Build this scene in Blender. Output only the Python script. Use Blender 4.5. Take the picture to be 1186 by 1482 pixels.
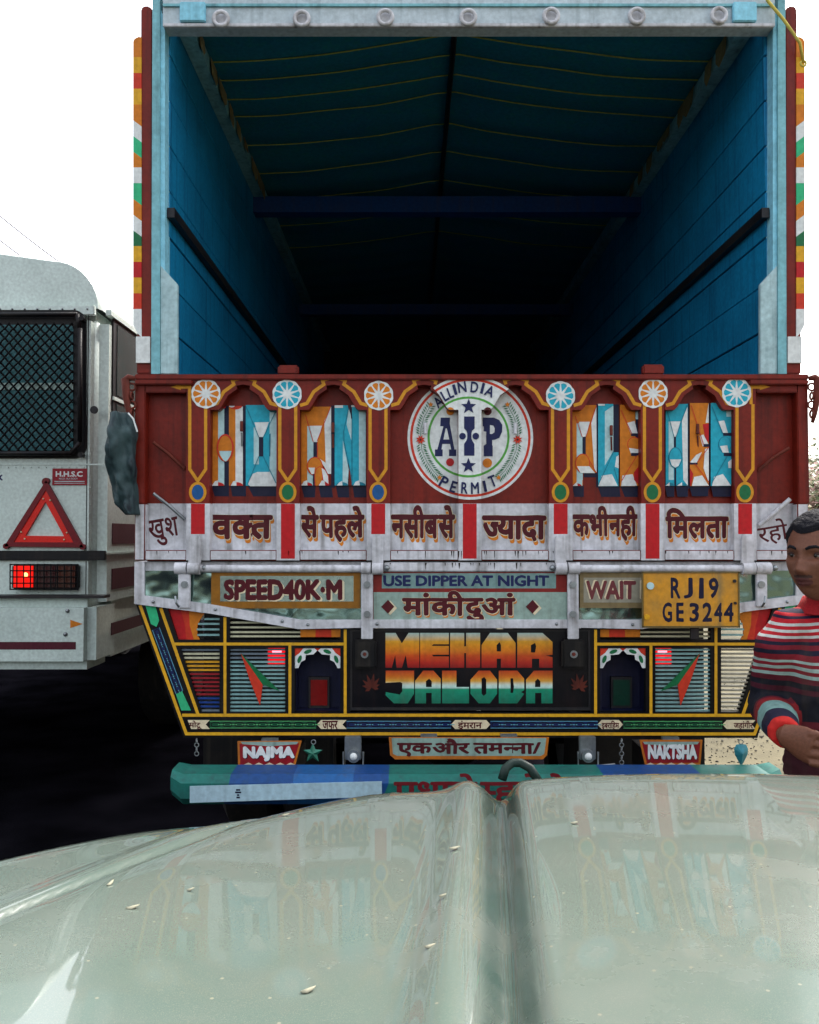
import bpy, bmesh, math, random
from mathutils import Vector, Matrix, noise
R = math.radians
random.seed(7)
for o in list(bpy.data.objects): bpy.data.objects.remove(o)
SC = bpy.context.scene
COL = SC.collection
F = 1200.0; PITCH = R(1.62); EYE = 1.55

# ------------------------------------------------------------------ camera
cam = bpy.data.objects.new('camera', bpy.data.cameras.new('camera'))
COL.objects.link(cam)
cam.location = (0, 0, EYE); cam.rotation_euler = (R(90) + PITCH, 0, 0)
cam.data.sensor_fit = 'VERTICAL'; cam.data.sensor_height = 24; cam.data.sensor_width = 24
cam.data.lens = 24 * F / 1482; cam.data.clip_end = 3000; cam.data.clip_start = 0.02
SC.camera = cam

# ------------------------------------------------------------------ light
SUN_EL, SUN_AZ = R(52), R(38)      # azimuth from +Y (ahead) towards +X (right)
w = bpy.data.worlds.new('World'); SC.world = w; w.use_nodes = True
nt = w.node_tree; bg = nt.nodes['Background']
sky = nt.nodes.new('ShaderNodeTexSky'); sky.sky_type = 'NISHITA'; sky.sun_disc = False
sky.sun_elevation = SUN_EL; sky.sun_rotation = SUN_AZ; sky.dust_density = 6; sky.air_density = 1.2; sky.ozone_density = 1
hs = nt.nodes.new('ShaderNodeHueSaturation'); hs.inputs['Saturation'].default_value = 0.35
nt.links.new(sky.outputs[0], hs.inputs['Color']); nt.links.new(hs.outputs[0], bg.inputs[0])
bg.inputs[1].default_value = 0.15
sl = bpy.data.lights.new('sun', 'SUN'); sl.energy = 1.1; sl.angle = R(14); sl.color = (1, .95, .88)
sun = bpy.data.objects.new('sun', sl); COL.objects.link(sun)
sd = Vector((math.sin(SUN_AZ) * math.cos(SUN_EL), math.cos(SUN_AZ) * math.cos(SUN_EL), math.sin(SUN_EL)))
sun.rotation_euler = sd.to_track_quat('Z', 'Y').to_euler()
SC.view_settings.view_transform = 'Standard'; SC.view_settings.look = 'None'
SC.view_settings.exposure = 1.9; SC.view_settings.gamma = 1
SC.view_settings.use_curve_mapping = False

# ------------------------------------------------------------------ helpers
cp, sp = math.cos(PITCH), math.sin(PITCH)
def W(px, py, Y):
    "photo pixel -> world point on the plane y = Y"
    u = (px - 593) / F; v = (741 - py) / F
    t = Y / (cp - v * sp)
    return Vector((u * t, Y, EYE + t * (sp + v * cp)))

def lin(c):
    return c / 12.92 if c <= .04045 else ((c + .055) / 1.055) ** 2.4
def rgb(h):
    if not isinstance(h, str): return tuple(h)
    return tuple(lin(int(h[i:i + 2], 16) / 255) for i in (0, 2, 4))

MATS = {}
def mat(name, col, rough=.5, metal=0, wear=.25, dirt='4a3f33', scale=5, bump=.15, coat=0, streak=True, emit=None, es=1, fine=60):
    if name in MATS: return MATS[name]
    m = bpy.data.materials.new(name); m.use_nodes = True; MATS[name] = m
    t = m.node_tree; n = t.nodes; L = t.links; b = n['Principled BSDF']
    c = rgb(col)
    tc = n.new('ShaderNodeTexCoord')
    nz = n.new('ShaderNodeTexNoise'); nz.inputs['Scale'].default_value = scale; nz.inputs['Detail'].default_value = 9; nz.inputs['Roughness'].default_value = .65
    L.new(tc.outputs['Object'], nz.inputs['Vector'])
    rp = n.new('ShaderNodeValToRGB'); rp.color_ramp.elements[0].position = .42; rp.color_ramp.elements[1].position = .78
    L.new(nz.outputs['Fac'], rp.inputs['Fac'])
    fac = rp.outputs['Color']
    if streak:
        mp = n.new('ShaderNodeMapping'); mp.inputs['Scale'].default_value = (38, 38, 1.8)
        n2 = n.new('ShaderNodeTexNoise'); n2.inputs['Scale'].default_value = 1; n2.inputs['Detail'].default_value = 5
        L.new(tc.outputs['Object'], mp.inputs['Vector']); L.new(mp.outputs[0], n2.inputs['Vector'])
        r2 = n.new('ShaderNodeValToRGB'); r2.color_ramp.elements[0].position = .52; r2.color_ramp.elements[1].position = .75
        L.new(n2.outputs['Fac'], r2.inputs['Fac'])
        mx = n.new('ShaderNodeMath'); mx.operation = 'ADD'
        L.new(rp.outputs['Color'], mx.inputs[0]); L.new(r2.outputs['Color'], mx.inputs[1]); fac = mx.outputs[0]
    mu = n.new('ShaderNodeMath'); mu.operation = 'MULTIPLY'; mu.use_clamp = True
    L.new(fac, mu.inputs[0]); mu.inputs[1].default_value = wear
    mix = n.new('ShaderNodeMix'); mix.data_type = 'RGBA'
    L.new(mu.outputs[0], mix.inputs['Factor']); mix.inputs['A'].default_value = (*c, 1); mix.inputs['B'].default_value = (*rgb(dirt), 1)
    # fine paint variation
    n3 = n.new('ShaderNodeTexNoise'); n3.inputs['Scale'].default_value = fine; n3.inputs['Detail'].default_value = 4
    L.new(tc.outputs['Object'], n3.inputs['Vector'])
    hv = n.new('ShaderNodeHueSaturation'); mr = n.new('ShaderNodeMapRange')
    mr.inputs['From Min'].default_value = .3; mr.inputs['From Max'].default_value = .7; mr.inputs['To Min'].default_value = .86; mr.inputs['To Max'].default_value = 1.12
    L.new(n3.outputs['Fac'], mr.inputs['Value']); L.new(mr.outputs[0], hv.inputs['Value']); L.new(mix.outputs['Result'], hv.inputs['Color'])
    L.new(hv.outputs[0], b.inputs['Base Color'])
    mr2 = n.new('ShaderNodeMapRange'); mr2.inputs['To Min'].default_value = max(.03, rough - .1); mr2.inputs['To Max'].default_value = min(1, rough + .2)
    L.new(nz.outputs['Fac'], mr2.inputs['Value']); L.new(mr2.outputs[0], b.inputs['Roughness'])
    b.inputs['Specular IOR Level'].default_value = .5 if (metal or coat or rough < .25) else .22
    b.inputs['Metallic'].default_value = metal; b.inputs['Coat Weight'].default_value = coat
    if bump:
        bp = n.new('ShaderNodeBump'); bp.inputs['Strength'].default_value = bump; bp.inputs['Distance'].default_value = .004
        L.new(n3.outputs['Fac'], bp.inputs['Height']); L.new(bp.outputs[0], b.inputs['Normal'])
    if emit:
        b.inputs['Emission Color'].default_value = (*rgb(emit), 1); b.inputs['Emission Strength'].default_value = es
    return m

def ramp_mat(name, z0, z1, stops, axis='Z', rough=.45, const=False):
    "paint laid on in bands along one axis of the object"
    m = mat(name, '808080', rough); t = m.node_tree; n = t.nodes; L = t.links
    tc = n.new('ShaderNodeTexCoord'); sx = n.new('ShaderNodeSeparateXYZ'); L.new(tc.outputs['Object'], sx.inputs[0])
    mr = n.new('ShaderNodeMapRange'); mr.inputs['From Min'].default_value = z0; mr.inputs['From Max'].default_value = z1
    L.new(sx.outputs[axis], mr.inputs['Value'])
    rp = n.new('ShaderNodeValToRGB'); cr = rp.color_ramp
    if const: cr.interpolation = 'CONSTANT'
    while len(cr.elements) > 1: cr.elements.remove(cr.elements[0])
    for i, (p, c) in enumerate(stops):
        e = cr.elements[0] if i == 0 else cr.elements.new(p)
        e.position = p; e.color = (*rgb(c), 1)
    L.new(mr.outputs[0], rp.inputs['Fac'])
    mix = [x for x in n if x.type == 'MIX'][0]
    L.new(rp.outputs['Color'], mix.inputs['A'])
    return m

def mesh_obj(name, verts, faces, mats, parent=None, fm=None, smooth=False, bevel=0, seg=2):
    "one mesh object; verts in world space, moved into the root thing's space"
    org = Vector((0, 0, 0))
    r = parent
    while r is not None:
        org += r.location; r = r.parent
    me = bpy.data.meshes.new(name)
    me.from_pydata([Vector(v) - org for v in verts], [], faces)
    if not isinstance(mats, (list, tuple)): mats = [mats]
    for m in mats: me.materials.append(m)
    if fm:
        for p, i in zip(me.polygons, fm): p.material_index = i
    me.update()
    if bevel:
        bm = bmesh.new(); bm.from_mesh(me)
        bmesh.ops.remove_doubles(bm, verts=bm.verts, dist=1e-6)
        ed = [e for e in bm.edges if len(e.link_faces) == 2 and e.calc_face_angle(0) > .5]
        bmesh.ops.bevel(bm, geom=ed, offset=bevel, segments=seg, affect='EDGES', clamp_overlap=True)
        bm.to_mesh(me); bm.free()
        for p in me.polygons: p.use_smooth = True
        try: me.set_sharp_from_angle(angle=R(40))
        except Exception: pass
    if smooth:
        for p in me.polygons: p.use_smooth = True
        if smooth is not True: me.set_sharp_from_angle(angle=R(smooth))
    o = bpy.data.objects.new(name, me); COL.objects.link(o)
    if parent is not None: o.parent = parent
    return o

def empty(name, loc, label, cat, group=None):
    o = bpy.data.objects.new(name, None); COL.objects.link(o); o.location = loc; o.empty_display_size = .2
    tag(o, label, cat, group); return o
def tag(o, label=None, cat=None, group=None, kind=None):
    if label: o['label'] = label
    if cat: o['category'] = cat
    if group: o['group'] = group
    if kind: o['kind'] = kind
    return o

class G:
    "geometry collector"
    def __init__(s): s.v = []; s.f = []; s.m = []
    def add(s, vs, fs, mi=0):
        b = len(s.v); s.v += [Vector(v) for v in vs]; s.f += [[b + i for i in f] for f in fs]; s.m += [mi] * len(fs); return s
    def box(s, a, b, mi=0):
        x0, y0, z0 = a; x1, y1, z1 = b
        x0, x1 = sorted((x0, x1)); y0, y1 = sorted((y0, y1)); z0, z1 = sorted((z0, z1))
        return s.add([(x0, y0, z0), (x1, y0, z0), (x1, y1, z0), (x0, y1, z0), (x0, y0, z1), (x1, y0, z1), (x1, y1, z1), (x0, y1, z1)],
                     [(0, 3, 2, 1), (4, 5, 6, 7), (0, 1, 5, 4), (1, 2, 6, 5), (2, 3, 7, 6), (3, 0, 4, 7)], mi)
    def pbox(s, x0, y0, x1, y1, Y, d, mi=0):
        "box whose front face fills a pixel rectangle at depth Y, d thick (away from the viewer)"
        a = W(x0, y1, Y); b = W(x1, y0, Y)
        xa = W(x0, (y0 + y1) / 2, Y).x; xb = W(x1, (y0 + y1) / 2, Y).x
        return s.box((xa, Y, a.z), (xb, Y + d, b.z), mi)
    def prism(s, pts, d, mi=0):
        "polygon (front, world points) extruded by d along +y"
        n = len(pts); vs = [Vector(p) for p in pts]; vs += [p + Vector((0, d, 0)) for p in vs[:n]]
        ar = sum(vs[i].x * vs[(i + 1) % n].z - vs[(i + 1) % n].x * vs[i].z for i in range(n))
        fr = list(range(n)); bk = [n + i for i in range(n)]
        if ar < 0: fr.reverse()
        fs = [fr, [n + i for i in reversed(fr)]]
        for i in range(n):
            a, b = fr[i], fr[(i + 1) % n]
            fs.append([b, a, a + n, b + n])
        return s.add(vs, fs, mi)
    def ppoly(s, pts, Y, d, mi=0):
        return s.prism([W(x, y, Y) for x, y in pts], d, mi)
    def tube(s, path, rad, n=8, mi=0, cap=True):
        path = [Vector(p) for p in path]
        rad = rad if isinstance(rad, (list, tuple)) else [rad] * len(path)
        rings = []; up = Vector((0, 0, 1))
        t0 = (path[1] - path[0]).normalized()
        if abs(t0.z) > .9: up = Vector((0, 1, 0))
        side = t0.cross(up).normalized()
        for i, p in enumerate(path):
            t = (path[min(i + 1, len(path) - 1)] - path[max(i - 1, 0)]).normalized()
            side = (side - t * side.dot(t)).normalized(); nn = t.cross(side)
            r = rad[i]
            rx, ry = r if isinstance(r, (tuple, list)) else (r, r)
            rings.append([p + side * math.cos(2 * math.pi * k / n) * rx + nn * math.sin(2 * math.pi * k / n) * ry for k in range(n)])
        vs = [v for r in rings for v in r]; fs = []
        for i in range(len(path) - 1):
            for k in range(n):
                fs.append([i * n + k, i * n + (k + 1) % n, (i + 1) * n + (k + 1) % n, (i + 1) * n + k])
        if cap: fs += [list(reversed(range(n))), [len(vs) - n + k for k in range(n)]]
        return s.add(vs, fs, mi)
    def torus(s, c, r, t, axis='y', n=24, k=8, mi=0, arc=1):
        vs = []; fs = []; c = Vector(c)
        for i in range(n):
            a = 2 * math.pi * i / n
            for j in range(k):
                b = 2 * math.pi * j / k; q = r + t * math.cos(b); h = t * math.sin(b)
                v = {'y': (q * math.cos(a), h, q * math.sin(a)), 'x': (h, q * math.cos(a), q * math.sin(a)), 'z': (q * math.cos(a), q * math.sin(a), h)}[axis]
                vs.append(c + Vector(v))
        for i in range(n):
            for j in range(k):
                fs.append([i * k + j, ((i + 1) % n) * k + j, ((i + 1) % n) * k + (j + 1) % k, i * k + (j + 1) % k])
        return s.add(vs, fs, mi)
    def disc(s, c, r, d, n=20, mi=0):
        return s.prism([Vector(c) + Vector((r * math.cos(2 * math.pi * i / n), 0, r * math.sin(2 * math.pi * i / n))) for i in range(n)], d, mi)
    def ball(s, c, r, n=12, mi=0):
        rx, ry, rz = r if isinstance(r, (tuple, list)) else (r, r, r); vs = []; fs = []; m = n // 2 + 2
        for i in range(m + 1):
            a = math.pi * i / m
            for k in range(n):
                b = 2 * math.pi * k / n
                vs.append(Vector(c) + Vector((rx * math.sin(a) * math.cos(b), ry * math.sin(a) * math.sin(b), rz * math.cos(a))))
        for i in range(m):
            for k in range(n): fs.append([i * n + k, (i + 1) * n + k, (i + 1) * n + (k + 1) % n, i * n + (k + 1) % n])
        return s.add(vs, fs, mi)
    def build(s, name, mats, parent=None, **k):
        return mesh_obj(name, s.v, s.f, mats, parent, fm=s.m, **k)

# ------------------------------------------------------------------ lettering
_tc = {}
class TP(list):
    "a polygon that remembers how far it stands above its coat"
    lv = 0.0
def tp(pts, lv):
    q = TP(pts); q.lv = lv; return q
def glyph_tris(txt, bold=0.0):
    "triangles (2D) of a piece of text drawn in the built-in typeface, thickened by overlapping brush strokes"
    key = (txt, bold)
    if key in _tc: return _tc[key]
    c = bpy.data.curves.new('t', 'FONT'); c.body = txt; c.size = 1; c.resolution_u = 3
    o = bpy.data.objects.new('t', c); COL.objects.link(o)
    dg = bpy.context.evaluated_depsgraph_get(); dg.update()
    me = bpy.data.meshes.new_from_object(o.evaluated_get(dg)); me.calc_loop_triangles()
    pa = list(range(len(me.vertices)))
    def find(i):
        while pa[i] != i: pa[i] = pa[pa[i]]; i = pa[i]
        return i
    for t in me.loop_triangles:
        for j in t.vertices[1:]: pa[find(j)] = find(t.vertices[0])
    comp = {}; tr = []
    for t in me.loop_triangles:
        k = comp.setdefault(find(t.vertices[0]), len(comp))
        tr.append(tp([(me.vertices[i].co.x, me.vertices[i].co.y) for i in t.vertices], (k % 4) * .02))
    bpy.data.objects.remove(o); bpy.data.curves.remove(c); bpy.data.meshes.remove(me)
    if bold:
        base = list(tr); off = bold * .8
        for j in range(8):
            dx, dy = off * math.cos(R(45 * j)), off * math.sin(R(45 * j))
            tr += [tp([(x + dx, y + dy) for x, y in t], t.lv + .1 * (j + 1)) for t in base]
    _tc[key] = tr; return tr
def clip(poly, a, b, c):
    "keep the part of a convex polygon where a*x+b*y+c >= 0"
    out = []
    for i in range(len(poly)):
        p, q = poly[i], poly[(i + 1) % len(poly)]
        dp = a * p[0] + b * p[1] + c; dq = a * q[0] + b * q[1] + c
        if dp >= 0: out.append(p)
        if (dp > 0 > dq) or (dp < 0 < dq):
            t = dp / (dp - dq); out.append((p[0] + (q[0] - p[0]) * t, p[1] + (q[1] - p[1]) * t))
    return tp(out, getattr(poly, 'lv', 0)) if len(out) > 2 else None
def ext(tr):
    xs = [p[0] for t in tr for p in t]; ys = [p[1] for t in tr for p in t]
    return min(xs), min(ys), max(xs), max(ys)
def compose(items, bold=0.0):
    "items: strings, or (string, fraction) for a half letter cut at that fraction of its width, or a number = gap"
    x = 0; out = []
    for it in items:
        if isinstance(it, (int, float)): x += it; continue
        s, fr = (it, None) if isinstance(it, str) else it
        tr = glyph_tris(s, bold); x0, y0, x1, y1 = ext(tr)
        if fr is not None:
            xc = x0 + (x1 - x0) * fr; tr = [q for q in (clip(t, -1, 0, xc) for t in tr) if q]; x1 = xc
        out += [tp([(p[0] - x0 + x, p[1]) for p in t], t.lv + .01) for t in tr]; x += x1 - x0 - .01 - 1.4 * bold
    return out
def fit(tr, x0, y0, x1, y1, rot=0, shear=0):
    "place triangles into a pixel box (y down)"
    a, b, c, d = ext(tr); out = []; cx, cy = (x0 + x1) / 2, (y0 + y1) / 2
    cr, sr = math.cos(R(rot)), math.sin(R(rot))
    for t in tr:
        q = []
        for p in t:
            X = x0 + (p[0] - a) / (c - a) * (x1 - x0) - cx; Y = y1 - (p[1] - b) / (d - b) * (y1 - y0) - cy
            X -= shear * Y
            wob = min(.8, (y1 - y0) * .03)      # an unsteady brush
            nx_, ny_ = (X + cx) * .11, (Y + cy) * .11
            X += wob * noise.noise(Vector((nx_, ny_, 1.3))); Y += wob * noise.noise(Vector((nx_, ny_, 7.7)))
            q.append((cx + X * cr + Y * sr, cy - X * sr + Y * cr))
        out.append(tp(q, getattr(t, 'lv', 0)))
    return out
def tri(pts):
    from mathutils.geometry import tessellate_polygon
    return [[pts[i] for i in t] for t in tessellate_polygon([[Vector((x, y, 0)) for x, y in pts]])]
def circ(cx, cy, rx, ry=None, n=28, a0=0, a1=360):
    ry = ry or rx
    return [(cx + rx * math.cos(R(a0 + (a1 - a0) * i / n)), cy + ry * math.sin(R(a0 + (a1 - a0) * i / n))) for i in range(n + (0 if a1 - a0 == 360 else 1))]
def stroke(pts, wd, closed=False):
    "quads along a polyline with mitred joints"
    P = [Vector(p) for p in pts]; n = len(P); L = []; Rr = []
    for i in range(n):
        a = P[i - 1] if (i > 0 or closed) else P[i]; c = P[(i + 1) % n] if (i < n - 1 or closed) else P[i]
        d1 = (P[i] - a); d2 = (c - P[i])
        d1 = d1.normalized() if d1.length > 1e-9 else d2.normalized(); d2 = d2.normalized() if d2.length > 1e-9 else d1
        t = (d1 + d2); t = t.normalized() if t.length > 1e-6 else d1
        nn = Vector((-t.y, t.x)); k = 1 / max(.5, nn.dot(Vector((-d1.y, d1.x))))
        L.append(P[i] + nn * wd / 2 * k); Rr.append(P[i] - nn * wd / 2 * k)
    q = []
    for i in range(n if closed else n - 1):
        j = (i + 1) % n; q.append([tuple(L[i]), tuple(L[j]), tuple(Rr[j]), tuple(Rr[i])])
    return q
def star(cx, cy, r, r2=.42, k=5, rot=-90):
    return [(cx + (r if i % 2 == 0 else r * r2) * math.cos(R(rot + 180 * i / k)), cy + (r if i % 2 == 0 else r * r2) * math.sin(R(rot + 180 * i / k))) for i in range(2 * k)]

class Art:
    "flat paint: coats laid one on another, each coat 0.25 mm proud of the last"
    def __init__(s, Y, proj=None): s.Y = Y; s.c = []; s.k = 1; s.proj = proj
    def raw(s, polys, m, inc=True):
        s.c.append((s.k, m, polys)); s.k += 1 if inc else 0; return s
    def poly(s, pts, m, inc=True): return s.raw(tri(pts), m, inc)
    def rect(s, x0, y0, x1, y1, m, inc=True): return s.raw([[(x0, y0), (x1, y0), (x1, y1), (x0, y1)]], m, inc)
    def line(s, pts, wd, m, closed=False): return s.raw(stroke(pts, wd, closed), m)
    def build(s, name, parent, step=.00025):
        ms = []; g = G()
        for k, m, polys in s.c:
            if m not in ms: ms.append(m)
            i = ms.index(m)
            for p in polys:
                for q, Y in (s.proj(p) if s.proj else [(p, s.Y)]):
                    Yk = Y - (k + getattr(p, 'lv', 0)) * step
                    vs = [W(x, y, Y) + Vector((0, Yk - Y, 0)) for x, y in q]
                    ar = sum(vs[j].x * vs[(j + 1) % len(vs)].z - vs[(j + 1) % len(vs)].x * vs[j].z for j in range(len(vs)))
                    if abs(ar) < 1e-9: continue
                    idx = list(range(len(vs)))
                    if ar < 0: idx.reverse()
                    g.add(vs, [idx], i)
        return g.build(name, ms, parent)

# ------------------------------------------------------------------ paints
maroon = mat('maroon paint', '731c0f', .42, wear=.5, dirt='2e120d', scale=5)
maroon_d = mat('dark maroon lettering', '4c0d18', .45, wear=.12, bump=.05)
white = mat('dusty white paint', 'cbcbd0', .45, wear=.55, dirt='5a564f', scale=7)
cream = mat('cream paint', 'd8c9a8', .5, wear=.15)
yel = mat('ochre yellow paint', 'c98a1e', .5, wear=.2)
yel2 = mat('bright yellow paint', 'd6a020', .5, wear=.2)
org = mat('orange paint', 'c8741a', .5, wear=.12)
red = mat('red paint', 'b3141c', .45, wear=.15)
red2 = mat('vermilion paint', 'c2351f', .5, wear=.12)
cyan = mat('turquoise paint', '1f9fb6', .45, wear=.12)
cyan_d = mat('deep turquoise paint', '12758a', .45, wear=.12)
pale = mat('pale aqua paint', 'aeced0', .5, wear=.15)
pwhite = mat('sign white paint', 'd6dad8', .5, wear=.15)
navy = mat('navy paint', '0d1230', .4, wear=.1)
navy2 = mat('navy blue paint', '17204e', .45, wear=.1)
blue = mat('medallion blue paint', '144f86', .4, wear=.1)
green = mat('green paint', '14653c', .4, wear=.1)
grn_l = mat('leaf green paint', '4f9a3c', .4, wear=.1)
mint = mat('mint green paint', '2fae78', .4, wear=.2)
black = mat('black paint', '08080b', .35, wear=.25, dirt='2e2b28')
brown = mat('brown paint', '8a5a16', .5, wear=.3)
tcy = mat('weathered cyan paint', '7db6bf', .5, wear=.5, dirt='3b5a60', scale=9)
tcy2 = mat('light sky paint', '8fd0e4', .5, wear=.35, dirt='4b7a88', scale=9)
wallblue = mat('blue wall paint', '1480ae', .5, wear=.55, dirt='0b4468', scale=2.2, bump=.3)
darkmet = mat('dark steel', '14141a', .5, .3, wear=.3)
galv = mat('galvanised steel', '8f9598', .35, .8, wear=.4, dirt='4b463f')
rust = mat('rusted iron', '6b2a1c', .75, .2, wear=.6, dirt='2b1712', scale=25)
rubber = mat('black rubber', '0c0c0e', .7, wear=.4, dirt='3a342c')
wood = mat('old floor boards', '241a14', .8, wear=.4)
tarp = mat('dark blue tarpaulin', '1c6a82', .7, wear=.45, dirt='1a7a6c', scale=3)
rope_y = mat('yellow green rope', '8a9448', .8, wear=.3)
tealp = mat('teal bumper paint', '17665c', .45, wear=.6, dirt='2a4a4c', scale=6)
bluep = mat('blue bumper paint', '144078', .45, wear=.6, dirt='24405c', scale=6)

# ================================================================== SETTING
def nodes_ground(name, c1, c2, scale, pebble=None, rough=.9, disp=.3):
    m = bpy.data.materials.new(name); m.use_nodes = True; t = m.node_tree; n = t.nodes; L = t.links; b = n['Principled BSDF']
    tc = n.new('ShaderNodeTexCoord'); nz = n.new('ShaderNodeTexNoise'); nz.inputs['Scale'].default_value = scale; nz.inputs['Detail'].default_value = 12
    L.new(tc.outputs['Object'], nz.inputs['Vector'])
    rp = n.new('ShaderNodeValToRGB'); rp.color_ramp.elements[0].position = .35; rp.color_ramp.elements[1].position = .68
    rp.color_ramp.elements[0].color = (*rgb(c1), 1); rp.color_ramp.elements[1].color = (*rgb(c2), 1); L.new(nz.outputs['Fac'], rp.inputs['Fac'])
    out = rp.outputs['Color']
    n2 = n.new('ShaderNodeTexNoise'); n2.inputs['Scale'].default_value = 60; n2.inputs['Detail'].default_value = 6; L.new(tc.outputs['Object'], n2.inputs['Vector'])
    L.new(out, b.inputs['Base Color']); b.inputs['Roughness'].default_value = rough; b.inputs['Specular IOR Level'].default_value = .1
    bp = n.new('ShaderNodeBump'); bp.inputs['Strength'].default_value = disp; bp.inputs['Distance'].default_value = .02
    L.new(n2.outputs['Fac'], bp.inputs['Height']); L.new(bp.outputs[0], b.inputs['Normal'])
    return m
sand = nodes_ground('sandy dirt', '474437', '66604c', 1.3)
asph = nodes_ground('asphalt', '08080b', '151419', 2.5, rough=1)
asph.node_tree.nodes['Principled BSDF'].inputs['Specular IOR Level'].default_value = 0
def hgrid(x0, x1, y0, y1, nx, ny, fz):
    vs = [(x0 + (x1 - x0) * i / nx, y0 + (y1 - y0) * j / ny) for j in range(ny + 1) for i in range(nx + 1)]
    vs = [(x, y, fz(x, y)) for x, y in vs]
    fs = [[j * (nx + 1) + i, j * (nx + 1) + i + 1, (j + 1) * (nx + 1) + i + 1, (j + 1) * (nx + 1) + i] for j in range(ny) for i in range(nx)]
    return vs, fs
vs, fs = hgrid(-900, 900, -400, 1500, 4, 4, lambda x, y: -.03)
tag(mesh_obj('ground', vs, fs, sand), 'pale sandy ground of the road shoulder beyond the truck', kind='structure')
vs, fs = hgrid(-11, 1.45, -30, 600, 2, 60, lambda x, y: 0)
tag(mesh_obj('road', vs, fs, asph), 'dark asphalt road under the truck and the bus', kind='structure')
# road shoulder with a slightly rolling surface, rising to a low bank on the right
def shz(x, y):
    s = min(1, max(0, (x - 1.3) / .6)); bank = max(0, min(1, (x - 7) / 5)); bank = bank * bank * (3 - 2 * bank)
    return .012 * s + .02 * s * noise.noise(Vector((x * 1.2, y * 1.2, 0))) + bank * (1.9 + .5 * noise.noise(Vector((x * .2, y * .1, 3))) + .15 * noise.noise(Vector((x * .9, y * .9, 1)))) - (0 if s else .02)
vs, fs = hgrid(1.3, 60, -10, 160, 110, 130, shz)
tag(mesh_obj('road_shoulder', vs, fs, sand, smooth=True), 'sandy shoulder rising to a low bank right of the truck', kind='structure')
# pebbles
g = G()
stone_m = mat('grey pebble', '3a3934', .9, wear=.3, streak=False)
for i in range(3800):
    x = random.uniform(1.5, 4.5); y = random.uniform(3.2, 9); r = random.uniform(.003, .009) * (1.4 if random.random() < .1 else 1)
    z = shz(x, y) + r * .3
    oct_ = [(r, 0, 0), (-r, 0, 0), (0, r, 0), (0, -r, 0), (0, 0, r * .7), (0, 0, -r * .7)]
    a = random.random() * 6; ca, sa = math.cos(a), math.sin(a)
    g.add([(x + (p[0] * ca - p[1] * sa) * 1.3, y + p[0] * sa + p[1] * ca, z + p[2]) for p in oct_],
          [(0, 2, 4), (2, 1, 4), (1, 3, 4), (3, 0, 4), (2, 0, 5), (1, 2, 5), (3, 1, 5), (0, 3, 5)])
tag(g.build('gravel', stone_m, smooth=True), 'scattered dark pebbles on the sandy shoulder', 'gravel', kind='stuff')

# ================================================================== TRUCK
YT = 3.0
truck = empty('painted_truck', (0.22, YT, 0), 'big hand painted goods truck with open blue cargo body seen from behind', 'truck')
YR = YT + .045     # depth of the recessed panels
posts = [(270, 304), (400.6, 434), (531, 565), (663.8, 697), (795, 829), (928, 962), (1063, 1095)]
bays = [(posts[i][1], posts[i + 1][0]) for i in range(6)]
ARCH = [(-50, 593), (-36, 593), (-32, 589), (-22, 572), (-9, 563), (-10, 558), (0, 556.5), (10, 558), (9, 563), (22, 572), (32, 589), (36, 593), (50, 593)]
def arch_pts(b):
    xc = (b[0] + b[1]) / 2; h = (b[1] - b[0]) / 2
    P = []
    for dx, y in ARCH:
        P.append((xc + max(-h, min(h, dx)), y))
    return P
def edge_segs(b):
    "the arch edge as segments over x (made single valued)"
    P = arch_pts(b); Q = [P[0]]
    for p in P[1:]:
        if p[0] > Q[-1][0] + .01: Q.append(p)
    return list(zip(Q[:-1], Q[1:]))
def tail_proj(poly):
    "drop paint onto the stepped face of the tailgate"
    out = []
    xs = [p[0] for p in poly]; lo, hi = min(xs), max(xs)
    segs = [(195, 210, None), (1155, 1171, None)] + [(a, b, None) for a, b in posts]
    for b in bays:
        for s0, s1 in edge_segs(b): segs.append((s0[0], s1[0], (s0, s1)))
    for a, b, e in segs:
        if b <= lo or a >= hi: continue
        q = clip(poly, 1, 0, -a); q = q and clip(q, -1, 0, b)
        if not q: continue
        if e is None: out.append((q, YT)); continue
        (xa, ya), (xb, yb) = e; sl_ = (yb - ya) / (xb - xa)
        up = clip(q, sl_, -1, ya - sl_ * xa); dn = clip(q, -sl_, 1, -(ya - sl_ * xa))
        if up: out.append((up, YT))
        if dn: out.append((dn, YR))
    return out

# tailgate: stepped frame, top rail
SPL = 728.7
g = G()
g.pbox(195, 541.5, 1171, 549, YT - .012, .07)                      # top lip
g.pbox(195, 549, 210, SPL, YT, .05); g.pbox(1155, 549, 1171, SPL, YT, .05)
g.pbox(195, SPL, 210, 811, YT, .05, 1); g.pbox(1155, SPL, 1171, 811, YT, .05, 1)
g.pbox(210, 549, 270, 568, YT, .05); g.pbox(1095, 549, 1155, 568, YT, .05)
for a, b in [(210, 270), (1095, 1155)] + bays: g.pbox(a, 796, b, 811, YT, .05, 1)
tailgate = g.build('tailgate', [maroon, white], truck, bevel=.003)
for b in bays:
    P = arch_pts(b)
    G().ppoly([(b[0], 549), (b[1], 549)] + [p for p in reversed(P)], YT, .045).build('arch', maroon, tailgate)
for i, (a, b) in enumerate(posts):
    top = 549
    g = G().pbox(a, top, b, SPL, YT, .05, 0).pbox(a, SPL, b, 811, YT, .05, 1)
    g.build('post', [maroon, white], tailgate)
for a, b in [(210, 270)] + bays + [(1095, 1155)]:
    G().pbox(a - 3, 549, b + 3, SPL, YR, .012, 0).pbox(a - 3, SPL, b + 3, 800, YR, .012, 1).build('panel', [maroon, white], tailgate)
G().pbox(402, 528, 432, 542, YT, .03).build('stop_block', maroon, tailgate, bevel=.006)
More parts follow.
